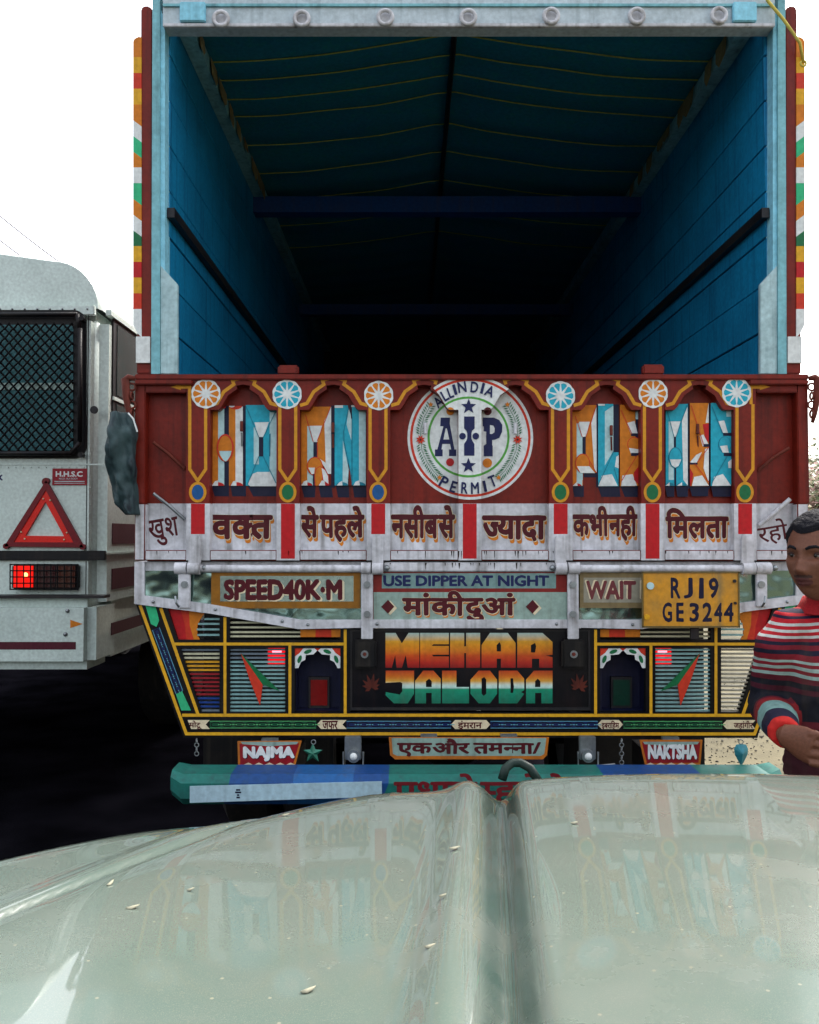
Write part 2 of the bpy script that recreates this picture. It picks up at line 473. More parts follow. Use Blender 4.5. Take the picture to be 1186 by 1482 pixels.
G().pbox(931, 527, 962, 542, YT, .03).build('stop_block', maroon, tailgate, bevel=.006)
for x0, x1 in ((195, 278), (1086, 1171)):
    G().pbox(x0, 549.5, x1, 556, YT - .02, .02).build('ledge', maroon, tailgate, bevel=.003)

# decoration of posts
for i, (a, b) in enumerate(posts):
    xc = (a + b) / 2 - .5
    A = Art(YT)
    if i != 3:
        A.line([(xc - 11.5, 585), (xc - 11.5, 679), (xc, 696), (xc + 11.5, 679), (xc + 11.5, 585)], 4.6, yel)
        A.poly(circ(xc, 712.3, 12.7, 15), yel)
        A.poly(circ(xc, 712.3, 8.6, 11), blue if i % 2 == 0 and i != 4 and i != 6 else green) if i in (1, 4, 6) or True else None
        A.build('painted_border', tailgate)
    hin = i in (0, 2, 4, 6)
    Art(YT).rect(xc - 9.8, SPL + .3, xc + 10.3, 773 if hin else 808.5, red).build('red_band', tailgate)
arrow = Art(YT)
for s in (1, -1):
    mx = (lambda x: x) if s == 1 else (lambda x: 1362 - x)
    arrow.poly([(mx(247), 560), (mx(262), 555.5), (mx(262), 558), (mx(277), 558), (mx(277), 585), (mx(272.5), 585), (mx(272.5), 562.5), (mx(262), 562.5), (mx(262), 564.5)], yel)
arrow.build('painted_arrow', tailgate)
for b in bays:
    xc = (b[0] + b[1]) / 2 + 1
    pts = [(-49, 588), (-39, 585), (-29, 568), (-14.5, 557.5), (-16.5, 551.6), (0, 547), (16.5, 551.6), (14.5, 557.5), (29, 568), (39, 585), (49, 588)]
    pts = [(xc + x, y - 1.2) for x, y in pts]
    if b == bays[2]: pts = pts[:8]
    if b == bays[3]: pts = pts[3:]
    A = Art(YT); A.line(pts, 4.8, yel)
    A.build('painted_arch_line', tailgate)
for x, y, c in ((298.4, 569.8, org), (415.8, 570.6, cyan), (548.4, 572.4, org), (811.6, 573, cyan), (945.6, 569.4, org), (1066.4, 568.2, cyan)):
    A = Art(YT - .002)
    A.poly([(x + (20.6 + .9 * abs(math.sin(R(a * 5 + 9)))) * math.cos(R(a)), y + (20.6 + .9 * abs(math.sin(R(a * 5 + 9)))) * math.sin(R(a))) for a in range(0, 360, 6)], pwhite)
    for k in range(10):
        a0, a1 = 36 * k + 2.5 + 18, 36 * (k + 1) - 2.5 + 18
        A.poly([(x + 6 * math.cos(R((a0 + a1) / 2)), y + 6 * math.sin(R((a0 + a1) / 2)))] + [(x + r * math.cos(R(a0 + (a1 - a0) * t)), y + r * math.sin(R(a0 + (a1 - a0) * t))) for t, r in ((0, 17), (.3, 18.6), (.7, 18.6), (1, 17))], c, inc=(k == 9))
    A.poly([(x + (7.4 if k % 2 else 5.5) * math.cos(R(18 * k)), y + (7.4 if k % 2 else 5.5) * math.sin(R(18 * k))) for k in range(20)], pwhite)
    A.build('painted_flower', tailgate)

# emblem
A = Art(YT, tail_proj)
ex, ey = 681, 633.6
A.poly(circ(ex, ey, 91, 89.6, 64), pwhite)
A.raw(stroke(circ(ex, ey, 85.5, 84, 64), 3.6, True), red2)
A.poly(circ(678.4, 632.4, 59.5, 58.6, 48), pwhite)
A.raw(stroke(circ(678.4, 632.4, 57.8, 57, 48), 3.2, True), grn_l)
def c5(P): return [(590 + x / 6.242, 540 + y / 6.242) for x, y in P]
A.poly(c5([(300, 402), (385, 402), (382, 455), (425, 690), (440, 690), (440, 750), (375, 750), (375, 690), (395, 690), (385, 640), (315, 640), (308, 690), (318, 690), (318, 752), (248, 752), (248, 690), (270, 690), (325, 480), (296, 480)]), navy2)
A.poly(c5([(345, 500), (356, 500), (378, 600), (325, 600)]), pwhite)
A.poly(c5([(512, 392), (607, 392), (607, 500), (585, 520), (578, 545), (578, 590), (585, 610), (605, 640), (605, 746), (512, 746), (512, 640), (532, 610), (540, 590), (540, 545), (532, 520), (512, 500)]), navy2)
A.poly(c5([(680, 402), (780, 402), (830, 425), (857, 470), (855, 530), (830, 585), (790, 602), (765, 605), (765, 650), (770, 660), (770, 752), (690, 752), (690, 655), (712, 640), (712, 530), (690, 525), (690, 480), (680, 480)]), navy2)
A.poly(c5([(745, 470), (775, 475), (788, 500), (785, 535), (765, 550), (745, 550)]), pwhite)
for X, Y_, r, m in ((497, 570, 30, navy2), (617, 570, 30, navy2), (387, 345, 36, org), (725, 345, 36, maroon_d), (385, 805, 36, red), (722, 812, 42, org)):
    A.poly(circ(590 + X / 6.242, 540 + Y_ / 6.242, r / 6.242), m, inc=False)
A.k += 1
A.poly(star(678.6, 588.5, 11.5), navy2, inc=False); A.poly(star(678.2, 674, 11.5), navy2)
def letter(A, ch, X, Y_, wd, ht, rot, m, bold=.03):
    x, y = 590 + X / 6.242, 540 + Y_ / 6.242; wd /= 6.242; ht /= 6.242
    A.raw(fit(glyph_tris(ch, bold), x - wd / 2, y - ht / 2, x + wd / 2, y + ht / 2, rot), m, inc=False)
for ch, X, Y_, wd, rot in (('A', 278, 262, 75, 38), ('L', 338, 205, 50, 30), ('L', 388, 178, 45, 20), ('I', 428, 150, 26, 16), ('N', 493, 128, 75, 9), ('D', 605, 128, 68, -6), ('I', 678, 138, 26, -14), ('A', 745, 165, 80, -22)):
    letter(A, ch, X, Y_, wd, 98, rot, navy2)
for ch, X, Y_, wd, rot in (('P', 330, 985, 66, -28), ('E', 415, 1028, 52, -18), ('R', 515, 1038, 62, -3), ('M', 610, 1038, 74, 3), ('I', 700, 1022, 24, 12), ('T', 768, 975, 66, 20)):
    letter(A, ch, X, Y_, wd, 104, rot, navy2)
A.k += 1
for s in (1, -1):
    mx = (lambda x: x) if s == 1 else (lambda x: 1112 - x)
    path = [(205, 300), (150, 400), (122, 500), (118, 600), (132, 700), (175, 800), (230, 880), (285, 940)]
    A.raw(stroke(c5([(mx(x), y) for x, y in path]), .7), green)
    for i in range(34):
        t = i / 33 * (len(path) - 1); k = min(int(t), len(path) - 2); u = t - k
        px_ = path[k][0] + (path[k + 1][0] - path[k][0]) * u; py_ = path[k][1] + (path[k + 1][1] - path[k][1]) * u
        dx, dy = path[k + 1][0] - path[k][0], path[k + 1][1] - path[k][1]; l = math.hypot(dx, dy); dx /= l; dy /= l
        sg = -1 if t < 3 else 1
        if abs(t - 3) < .25: continue
        for q in (1, -1):
            ax, ay = (dy * q + dx * sg * .5), (-dx * q + dy * sg * .5)
            P = [(px_ + ax * 8, py_ + ay * 8), (px_ + ax * 28 - dx * 6, py_ + ay * 28 - dy * 6), (px_ + ax * 46, py_ + ay * 46), (px_ + ax * 28 + dx * 7, py_ + ay * 28 + dy * 7)]
            A.raw([c5([(mx(x), y) for x, y in P])], green, inc=False)
    A.k += 1
    A.poly([(590 + (mx(118) + (46 if k % 2 else 24) * math.cos(R(22.5 * k))) / 6.242, 540 + (602 + (46 if k % 2 else 24) * math.sin(R(22.5 * k))) / 6.242) for k in range(16)], red2)
    A.poly(circ(590 + mx(118) / 6.242, 540 + 602 / 6.242, 1.6), maroon_d)
    for X, Y_ in ((210, 285), (290, 945)): A.poly(star(590 + mx(X) / 6.242, 540 + Y_ / 6.242, 4, .5), org)
A.build('painted_emblem', tailgate)

# words in the white fields
def dev(A, items, x0, y0, x1, y1, hd=True, bold=.052, dx=1.6, dy=5.5, rot=0):
    t0 = compose(items, bold); t1 = compose(items, bold + .022)
    if hd:
        for k in (1, .66, .33): A.raw(fit(t0, x0 + dx * k + .6, y0 + dy * k, x1 + dx * k + .6, y1 + dy * k, rot), org if k < 1 else org)
        A.raw(fit(t1, x0 - .6, y0 - .3, x1 + 1.2, y1 + 1.2, rot), cream)
    A.raw(fit(t0, x0, y0, x1, y1, rot), maroon_d)
word = [
    (['व', ('क', .74), 'त'], 306, 745, 395, 781), (['से', .1, 'पहले'], 435, 732, 528, 785), (['नसीब', .06, 'से'], 566, 731, 659, 780),
    ([('ज', .68), 'यादा'], 698, 746, 791, 784), (['कभी', .04, 'नही'], 829, 732, 923, 783), (['िमलता'], 963, 735, 1055, 780)]
for it, x0, y0, x1, y1 in word:
    A = Art(YR); dev(A, it, x0, y0, x1, y1); A.build('painted_word', tailgate)
A = Art(YR); dev(A, ['खुश'], 215, 750, 260, 789, hd=False, rot=9, bold=.02); A.build('painted_word', tailgate)
A = Art(YR); dev(A, ['रहो'], 1097, 752, 1141, 788, hd=False, rot=9, bold=.01); A.build('painted_word', tailgate)

# HORN PLEASE block letters, two or three to a bay
def P6(P): return [(300 + x / 9.564, 575 + y / 9.564) for x, y in P]
def P7(P): return [(430 + x / 9.564, 575 + y / 9.564) for x, y in P]
def P8(P): return [(820 + x / 4.744, 560 + y / 4.744) for x, y in P]
def rc(x0, y0, x1, y1): return [(x0, y0), (x1, y0), (x1, y1), (x0, y1)]
def seg(cx, cy, r, up=True, n=10):
    return [(cx + r * math.cos(R((180 if up else 0) + 180 * i / n)), cy + r * .55 * math.sin(R((180 if up else 0) + 180 * i / n))) for i in range(n + 1)]
def panel_letters(P, data, sc):
    A = Art(YR)
    for kind, pts, m in data:
        if kind == 'p': A.poly(P(pts), m)
        elif kind == 'l': A.raw(stroke(P(pts), 1.0), m)
    A.build('painted_letters', tailgate)
D = [('p', [(60, 1225), (300, 1225), (300, 1370), (105, 1370)], navy), ('p', [(325, 1225), (540, 1225), (530, 1370), (350, 1370)], navy), ('p', [(560, 1225), (965, 1225), (965, 1370), (640, 1370)], navy),
     ('p', rc(240, 120, 305, 1370), navy), ('p', rc(497, 120, 540, 1370), navy),
     ('p', rc(68, 150, 160, 1225), org), ('p', rc(155, 150, 240, 1225), pale), ('p', rc(305, 130, 400, 1225), org), ('p', rc(395, 130, 497, 1225), pwhite),
     ('p', seg(205, 130, 60, False), red), ('p', seg(395, 120, 92, False), red2), ('p', seg(345, 120, 40, False), pwhite),
     ('p', seg(152, 1225, 90), red2), ('p', seg(152, 1225, 76) , red), ('p', [(70, 1225), (155, 1225), (155, 1150), (110, 1165)], pwhite),
     ('p', seg(410, 1225, 92), red2), ('p', seg(410, 1225, 78), red), ('p', [(330, 1225), (410, 1225), (410, 1150), (365, 1165)], pwhite),
     ('p', circ(255, 700, 118, 190), red2), ('p', circ(255, 705, 95, 170), org), ('p', [(172, 745), (340, 745), (330, 800), (290, 870), (262, 890), (230, 870), (185, 800)], pale),
     ('p', rc(540, 110, 965, 1225), cyan), ('p', rc(870, 210, 965, 1225), pale), ('p', rc(650, 420, 722, 930), pale), ('p', [(660, 350), (860, 345), (785, 555), (722, 555)], pwhite),
     ('p', [(640, 1060), (700, 1035), (870, 1035), (962, 1210), (960, 1232), (600, 1232), (565, 1200)], pwhite), ('p', rc(722, 552, 782, 820), navy), ('p', [(862, 520), (885, 500), (880, 820), (862, 820)], cyan_d),
     ('l', [(545, 130), (722, 555)], cyan_d), ('l', [(955, 200), (782, 555)], cyan_d), ('l', [(722, 820), (565, 1210)], cyan_d), ('l', [(782, 820), (960, 1190)], cyan_d)]
panel_letters(P6, D, 9.564)
D = [('p', [(60, 1220), (260, 1220), (250, 1385), (100, 1385)], navy), ('p', [(300, 1220), (480, 1220), (500, 1385), (330, 1385)], navy), ('p', [(540, 1220), (720, 1220), (725, 1385), (570, 1385)], navy), ('p', [(770, 1220), (960, 1220), (965, 1385), (795, 1385)], navy),
     ('p', rc(475, 115, 525, 1250), navy), ('p', rc(62, 130, 475, 960), org), ('p', rc(62, 900, 225, 1222), org), ('p', rc(145, 400, 232, 1222), pale), ('p', [(380, 330), (475, 130), (475, 1000), (400, 920)], pwhite),
     ('p', [(185, 395), (350, 395), (285, 620), (230, 620)], pwhite), ('p', rc(230, 620, 280, 830), navy), ('l', [(120, 240), (228, 620)], red2), ('l', [(470, 130), (280, 610)], red2), ('l', [(285, 620), (285, 830)], red2),
     ('p', [(285, 830), (475, 960), (475, 1060), (430, 1060), (380, 960)], pwhite), ('p', circ(250, 955, 110, 130), red2), ('p', circ(250, 955, 98, 118), org), ('p', [(160, 975), (250, 975), (240, 1060), (205, 1065)], pwhite),
     ('p', [(225, 1065), (250, 1060), (250, 1225), (225, 1225)], navy), ('p', [(250, 1222), (245, 1080), (262, 990), (320, 950), (390, 990), (440, 1080), (450, 1222)], red2), ('p', [(262, 1222), (255, 1080), (275, 995), (320, 960), (350, 980), (350, 1222)], org), ('p', [(345, 980), (390, 1010), (432, 1090), (440, 1200), (370, 1150)], pwhite),
     ('p', seg(135, 1222, 82), red), ('p', [(62, 1222), (150, 1222), (145, 1150), (100, 1165)], pwhite), ('p', seg(375, 1222, 76), red), ('p', [(305, 1222), (395, 1222), (385, 1160), (350, 1150)], pwhite),
     ('p', rc(525, 115, 710, 1222), cyan), ('p', rc(525, 115, 640, 150), pwhite), ('p', rc(640, 170, 710, 600), cyan), ('p', [(640, 600), (720, 1000), (705, 1222), (635, 1222)], pale), ('p', [(715, 150), (650, 480), (660, 640), (720, 900), (760, 1100), (770, 1222), (770, 300)], cyan), ('p', [(720, 160), (765, 300), (755, 600), (690, 380)], pale),
     ('p', [(722, 980), (765, 1100), (765, 1225), (715, 1225)], maroon), ('p', rc(765, 115, 870, 1222), cyan), ('p', rc(862, 170, 955, 1222), pale), ('p', rc(755, 115, 855, 140), pwhite),
     ('p', [(728, 110), (752, 110), (770, 300), (755, 300)], navy), ('l', [(720, 150), (650, 480), (655, 620), (745, 1040), (770, 1222)], cyan_d), ('l', [(765, 300), (765, 1222)], cyan_d),
     ('p', seg(628, 1222, 82), cyan_d), ('p', [(555, 1222), (635, 1222), (630, 1160), (590, 1180)], pwhite), ('p', seg(865, 1222, 86), cyan_d), ('p', [(785, 1222), (875, 1222), (865, 1150), (815, 1170)], pwhite)]
panel_letters(P7, D, 9.564)
D = [('p', [(40, 675), (120, 675), (120, 755), (55, 755)], navy), ('p', [(215, 682), (365, 682), (372, 755), (240, 755)], navy), ('p', [(372, 682), (490, 682), (490, 755), (400, 755)], navy), ('p', rc(120, 590, 210, 620), navy),
     ('p', rc(205, 118, 216, 690), navy), ('p', rc(318, 120, 360, 690), navy), ('p', rc(40, 125, 205, 590), org), ('p', rc(40, 590, 112, 680), org), ('p', rc(70, 250, 112, 640), pale), ('p', rc(70, 590, 108, 680), pale), ('p', [(170, 250), (205, 130), (207, 590), (190, 560)], pwhite),
     ('p', [(85, 240), (160, 240), (132, 345), (108, 345)], pwhite), ('p', rc(110, 342, 132, 462), navy), ('l', [(60, 200), (108, 345)], red2), ('l', [(205, 130), (132, 345)], red2), ('l', [(132, 462), (205, 590)], red2), ('p', circ(110, 525, 50, 66), red2), ('p', circ(110, 525, 45, 61), org), ('p', [(72, 545), (155, 545), (195, 592), (95, 592)], pwhite), ('p', seg(70, 680, 32), red), ('p', [(42, 680), (75, 680), (72, 650)], pwhite),
     ('p', rc(216, 118, 320, 682), cyan), ('p', [(262, 170), (320, 130), (320, 440), (262, 540)], pale), ('p', rc(216, 118, 262, 130), pwhite), ('p', [(320, 450), (355, 450), (355, 682), (216, 682), (235, 610)], cyan), ('p', [(240, 610), (310, 600), (350, 680), (218, 682)], pwhite), ('p', [(340, 480), (356, 470), (356, 560), (330, 550)], pwhite), ('l', [(320, 450), (218, 670)], cyan_d), ('l', [(325, 560), (355, 670)], cyan_d),
     ('p', rc(365, 125, 470, 682), org), ('p', rc(470, 170, 492, 682), navy), ('p', [(410, 250), (465, 235), (485, 320), (440, 325)], pwhite), ('p', rc(440, 320, 490, 340), navy), ('p', circ(462, 395, 48, 50), red2), ('p', circ(462, 395, 43, 45), org), ('p', [(425, 420), (490, 430), (490, 470), (440, 462)], pwhite), ('p', rc(440, 455, 490, 475), navy),
     ('p', [(470, 480), (490, 470), (490, 680), (375, 680), (380, 620)], org), ('p', [(380, 610), (450, 600), (480, 680), (372, 682)], pwhite), ('p', [(480, 560), (490, 550), (490, 670), (460, 640), (458, 590)], red), ('l', [(370, 160), (445, 325)], red2), ('l', [(478, 475), (372, 650)], red2), ('p', rc(470, 160, 490, 225), pale),
     ('p', [(670, 682), (735, 682), (735, 755), (685, 755)], navy), ('p', [(745, 682), (828, 682), (828, 755), (755, 755)], navy), ('p', [(838, 682), (970, 682), (965, 752), (855, 752)], navy), ('p', [(985, 682), (1130, 682), (1130, 755), (1000, 755)], navy),
     ('p', rc(824, 115, 838, 700), navy), ('p', rc(965, 115, 978, 700), navy), ('p', rc(675, 120, 826, 680), cyan), ('p', rc(695, 240, 730, 640), pale), ('p', [(785, 230), (824, 140), (826, 680), (795, 640)], pwhite), ('p', [(705, 240), (775, 240), (745, 345), (730, 345)], pwhite), ('p', rc(731, 345, 745, 420), navy), ('p', rc(734, 555, 746, 680), navy),
     ('l', [(680, 150), (731, 345)], cyan_d), ('l', [(820, 130), (745, 345)], cyan_d), ('p', circ(740, 488, 47, 72), cyan_d), ('p', circ(740, 488, 41, 66), cyan), ('p', [(702, 500), (780, 500), (760, 545), (738, 556), (715, 540)], pwhite), ('p', seg(702, 680, 34), cyan_d), ('p', [(674, 680), (700, 680), (700, 655)], pwhite), ('p', seg(785, 680, 36), cyan_d), ('p', [(750, 680), (785, 680), (785, 655)], pwhite),
     ('p', rc(838, 115, 966, 682), org), ('p', [(945, 250), (966, 115), (966, 250)], pwhite), ('p', [(925, 260), (966, 255), (966, 380), (945, 370)], red), ('p', [(905, 340), (930, 330), (966, 400), (925, 412)], pwhite), ('p', rc(930, 395, 968, 415), navy), ('p', [(838, 520), (880, 470), (920, 450), (880, 530)], pwhite), ('p', rc(838, 523, 890, 535), navy), ('p', [(940, 430), (966, 420), (966, 660), (930, 560)], pwhite),
     ('p', [(838, 560), (860, 600), (845, 680), (838, 680)], red), ('p', [(865, 620), (920, 610), (966, 680), (850, 682)], pwhite), ('l', [(845, 130), (930, 400)], red2), ('l', [(966, 415), (890, 520)], red2), ('l', [(870, 530), (966, 655)], red2),
     ('p', rc(978, 115, 1118, 682), cyan), ('p', rc(1085, 130, 1118, 210), pale), ('p', [(1030, 240), (1070, 235), (1095, 320), (1060, 320)], pwhite), ('p', rc(1062, 320, 1120, 340), navy), ('p', circ(1072, 400, 44, 56), cyan_d), ('p', circ(1074, 400, 40, 52), cyan), ('p', [(1040, 410), (1090, 405), (1100, 455), (1060, 455)], pwhite), ('p', rc(1066, 457, 1120, 478), navy),
     ('p', [(1000, 620), (1060, 600), (1115, 680), (985, 682)], pwhite), ('p', [(1095, 520), (1118, 500), (1118, 560), (1098, 560)], pwhite), ('l', [(985, 140), (1060, 325)], cyan_d), ('l', [(1090, 478), (985, 660)], cyan_d)]
panel_letters(P8, D, 4.744)

# small latch handles on the recessed panels
def rod(name, pts, r, m, par, n=8): return G().tube(pts, r, n).build(name, m, par, smooth=50)
for x, y in ((350, 612), (482, 614), (885, 618), (1010, 616)):
    rod('latch', [W(x, y - 2, YR - .015), W(x, y + 12, YR - .022)], .006, rust, tailgate)
    rod('latch', [W(x, y + 14, YR - .02), W(x + .5, y + 34, YR - .012)], .0035, rust if x > 400 else galv, tailgate)
for x in (616, 746): rod('latch', [W(x, 612, YR - .015), W(x, 628, YR - .02)], .007, white, tailgate)
for pts, m in (([(222, 640), (243, 656)], rust), ([(243, 656), (267, 678)], rust), ([(222, 714), (243, 730)], galv), ([(243, 730), (268, 752)], galv),
               ([(1143, 648), (1120, 662)], rust), ([(1120, 662), (1098, 681)], rust), ([(1144, 722), (1118, 745)], white), ([(1118, 745), (1099, 760)], white)):
    rod('handle', [W(pts[0][0], pts[0][1], YR - .03), W(pts[1][0], pts[1][1], YR - .012)], .008 if m is white else .006, m, tailgate)

# ---- rear sill beam, hinge pipe, knuckles and straps
def mxs(x): return 1362 - x
G().pbox(195, 813, 1168, 830, YT + .03, .1).build('rear_beam', white, truck, bevel=.004)
G().pbox(556, 814, 806, 827, YT + .005, .03).build('rear_rail', white, truck, bevel=.003)
for a, b in ((291, 523), (840, 1075)):
    rod('hinge_pipe', [W(a, 823, YT + .005), W(b, 823, YT + .005)], .014, white, truck, 12)
for a, b in ((254, 271), (523, 537), (822, 839), (1093, 1115)):
    rod('hinge_knuckle', [W(a, 822.5, YT), W(b, 822.5, YT)], .022, white, truck, 14)
for a, b, t in ((273, 290, 775), (539, 555, 775), (804, 820, 775), (1074, 1092, 775)):
    g = G().ppoly([(a + 2, t), (b - 2, t), (b, t + 6), (b, 815), (a, 815), (a, t + 6)], YT - .012, .012)
    g.tube([W(a, 822.5, YT), W(b, 822.5, YT)], .023, 14); g.build('hinge_strap', white, truck, smooth=40)
for a, b, y1 in ((258, 275.5, 880), (523, 540, 925), (822, 838, 925), (1095, 1111, 878)):
    s = G().pbox(a, 829, b, y1, YT - .006, .012).build('bracket', white, truck, bevel=.002)
    for yy in ((846, 889) if y1 > 900 else (846,)):
        p = W((a + b) / 2, yy, YT - .014); G().disc(p, .0125, .01, 12).build('bolt', galv, s, smooth=40)
stain = mat('oil stain', '2a2420', .7, wear=.2)
A = Art(YT)
rs = random.Random(3)
for x, l, w_ in [(616, 12, .8), (654, 8, 1.2), (657, 13, .8), (664, 10, 1.4), (668, 14, .7), (716, 13, .7), (746, 8, 1.1), (750, 13, 1), (757, 9, .7), (1036, 6, .6)] + [(rs.uniform(215, 1150), rs.uniform(2, 7), rs.uniform(.5, 1.1)) for _ in range(34)]:
    A.poly([(x - w_, 797.5), (x + w_, 797.5), (x + w_ * .6, 797.5 + l * .7), (x + w_ * .2, 798 + min(l, 12)), (x - w_ * .5, 797.5 + l * .6)], stain, inc=False)
A.build('drip_stains', tailgate)
A = Art(YT + .004)
for x, l, w_ in [(616, 11, .7), (655, 7, 1), (665, 9, 1.3), (716, 10, .7), (748, 10, 1.2), (754, 6, .8)] + [(rs.uniform(560, 800), rs.uniform(2, 6), rs.uniform(.5, 1)) for _ in range(10)]:
    A.poly([(x - w_, 814.5), (x + w_, 814.5), (x + w_ * .6, 814.5 + l * .7), (x, 815 + l), (x - w_ * .5, 814.5 + l * .6)], stain, inc=False)
A.build('drip_stains', truck)
for x in (296, 560, 800, 1122): G().ball(W(x, 822, YT), .011).build('bolt', galv, truck, smooth=True)
# reflective tin panels
tin = mat('polished tin sheet', '7f9a94', .12, .95, wear=.3, dirt='5a5f4c', bump=0, streak=False, fine=9)
t = tin.node_tree; bp = t.nodes.new('ShaderNodeBump'); bp.inputs['Strength'].default_value = .8; bp.inputs['Distance'].default_value = .03
nzz = t.nodes.new('ShaderNodeTexNoise'); nzz.inputs['Scale'].default_value = 7; tcc = t.nodes.new('ShaderNodeTexCoord')
t.links.new(tcc.outputs['Object'], nzz.inputs['Vector']); t.links.new(nzz.outputs['Fac'], bp.inputs['Height']); t.links.new(bp.outputs[0], t.nodes['Principled BSDF'].inputs['Normal'])
for s in (0, 1):
    q = (lambda P: P) if s == 0 else (lambda P: [(mxs(x), y) for x, y in P])
    G().ppoly(q([(205, 826), (524, 826), (524, 903), (432, 903), (205, 866)]), YT + .018, .008).build('tin_panel', tin, truck)
    G().ppoly(q([(195, 813), (209, 813), (209, 862), (304.5, 874.5), (435, 897), (523, 897), (523, 908.5), (432, 910.5), (304.5, 888), (194.5, 874)]), YT + .004, .012).build('edge_strip', white, truck)
    for x, y in ((222, 871), (312, 882), (409, 899), (446, 904)):
        G().ball(W(*q([(x, y)])[0], YT + .002), .006, 8).build('rivet', galv, truck, smooth=True)
    rod('hook', [W(*q([(254, 863)])[0], YT - .02), W(*q([(255, 872)])[0], YT - .03), W(*q([(259, 878)])[0], YT - .01)], .004, galv, truck)
# SPEED sign
sg_ = G().pbox(306, 828.5, 522, 880.5, YT + .008, .006).build('speed_sign', brown, truck)
sign_tin = mat('sign tin', '9fb0a6', .2, .7, wear=.3, bump=.1)
A = Art(YT + .008); A.rect(319, 833.5, 512, 870.5, sign_tin)
for k in (1, .5): A.raw(fit(glyph_tris('SPEED40K·M', .07), 325 + k, 838.5 + k * 1.5, 497 + k * 1.5, 869.5 + k), cream)
A.raw(fit(glyph_tris('SPEED40K·M', .07), 324, 838, 496, 869), maroon_d)
A.build('lettering', sg_)
# USE DIPPER sign
platet = mat('teal grey plate', '6f8f8c', .4, .2, wear=.4, dirt='3b4a48')
greenw = mat('greenish white plate', '8fa89e', .4, .1, wear=.5, dirt='5a5f50')
sg_ = G().pbox(540, 828, 822, 897, YT + .012, .008).build('dipper_sign', mat('dull red paint', '7c1f1c', .5, wear=.3), truck)
A = Art(YT + .012); A.rect(553, 829.5, 805, 851.5, platet); A.rect(541, 857, 821, 896.5, greenw)
A.raw(fit(glyph_tris('USE DIPPER AT NIGHT', .05), 555, 832.5, 795, 848.5), navy2)
dev(A, ['मां', .03, 'की', .03, 'दुआं'], 582, 855, 747, 901, dx=1, dy=3, bold=.05)
for x in (562, 771):
    A.poly([(x - 7, 880), (x + 3, 869), (x + 13, 880), (x + 3, 890)], cream); A.poly([(x - 10, 878), (x, 868), (x + 9, 878), (x, 888)], maroon_d)
A.build('lettering', sg_)
G().pbox(522, 897, 842, 909.5, YT, .03).build('rear_rail', white, truck, bevel=.002)
for x in (546, 806): G().ball(W(x, 903, YT), .006, 8).build('rivet', galv, truck, smooth=True)
# WAIT FOR SIDE sign
sg_ = G().pbox(839.5, 828.5, 1056, 880, YT + .008, .006).build('wait_sign', mat('khaki paint', '7a6a48', .5, wear=.4), truck)
A = Art(YT + .008); A.rect(845, 836, 1043, 872, mat('faded sign', '94907f', .5, wear=.4))
A.raw(fit(glyph_tris('WAIT FOR SIDE', .06), 846, 839, 1040, 867), cream); A.raw(fit(glyph_tris('WAIT FOR SIDE', .055), 848, 840, 1042, 868), mat('faded maroon', '6a3034', .5))
A.build('lettering', sg_)
# number plate
np_m = mat('yellow number plate', 'c68a14', .45, .1, wear=.55, dirt='7a6a40', scale=10)
plate = G().pbox(931, 828, 1070, 908, YT - .035, .004).build('number_plate', np_m, truck, bevel=.002)
gt = G()
for (x0, y0, x1, y1) in ((930, 827, 1071, 829.5), (930, 906, 1071, 908.5), (929.5, 828, 931.5, 908), (1069, 828, 1071, 908)): gt.pbox(x0, y0, x1, y1, YT - .038, .006)
gt.build('plate_rim', mat('plate rim', '6b5a2c', .5, .3, wear=.5), plate)
def cond(ch, x0, y0, x1, y1, A, m, b=.035): A.raw(fit(glyph_tris(ch, b), x0, y0, x1, y1), m, inc=False)
A = Art(YT - .035)
for ch, x0, x1 in (('R', 971, 985), ('J', 990, 1003), ('1', 1012, 1019), ('9', 1026, 1040)): cond(ch, x0, 836, x1, 866, A, navy)
for ch, x0, x1 in (('G', 959, 973), ('E', 979, 990), ('3', 998, 1012), ('2', 1017, 1031), ('4', 1034, 1046), ('4', 1048, 1062)): cond(ch, x0, 872, x1, 900, A, navy)
A.build('lettering', plate)
for x, y, m, r in ((942, 848, pale, .013), (1064, 841, darkmet, .006), (1065, 873, darkmet, .005), (937, 893, yel2, .01)): G().disc(W(x, y, YT - .042), r, .006, 12).build('bolt', m, plate)
G().pbox(1000, 900, 1012, 925, YT - .02, .01).build('plate_bracket', darkmet, truck)

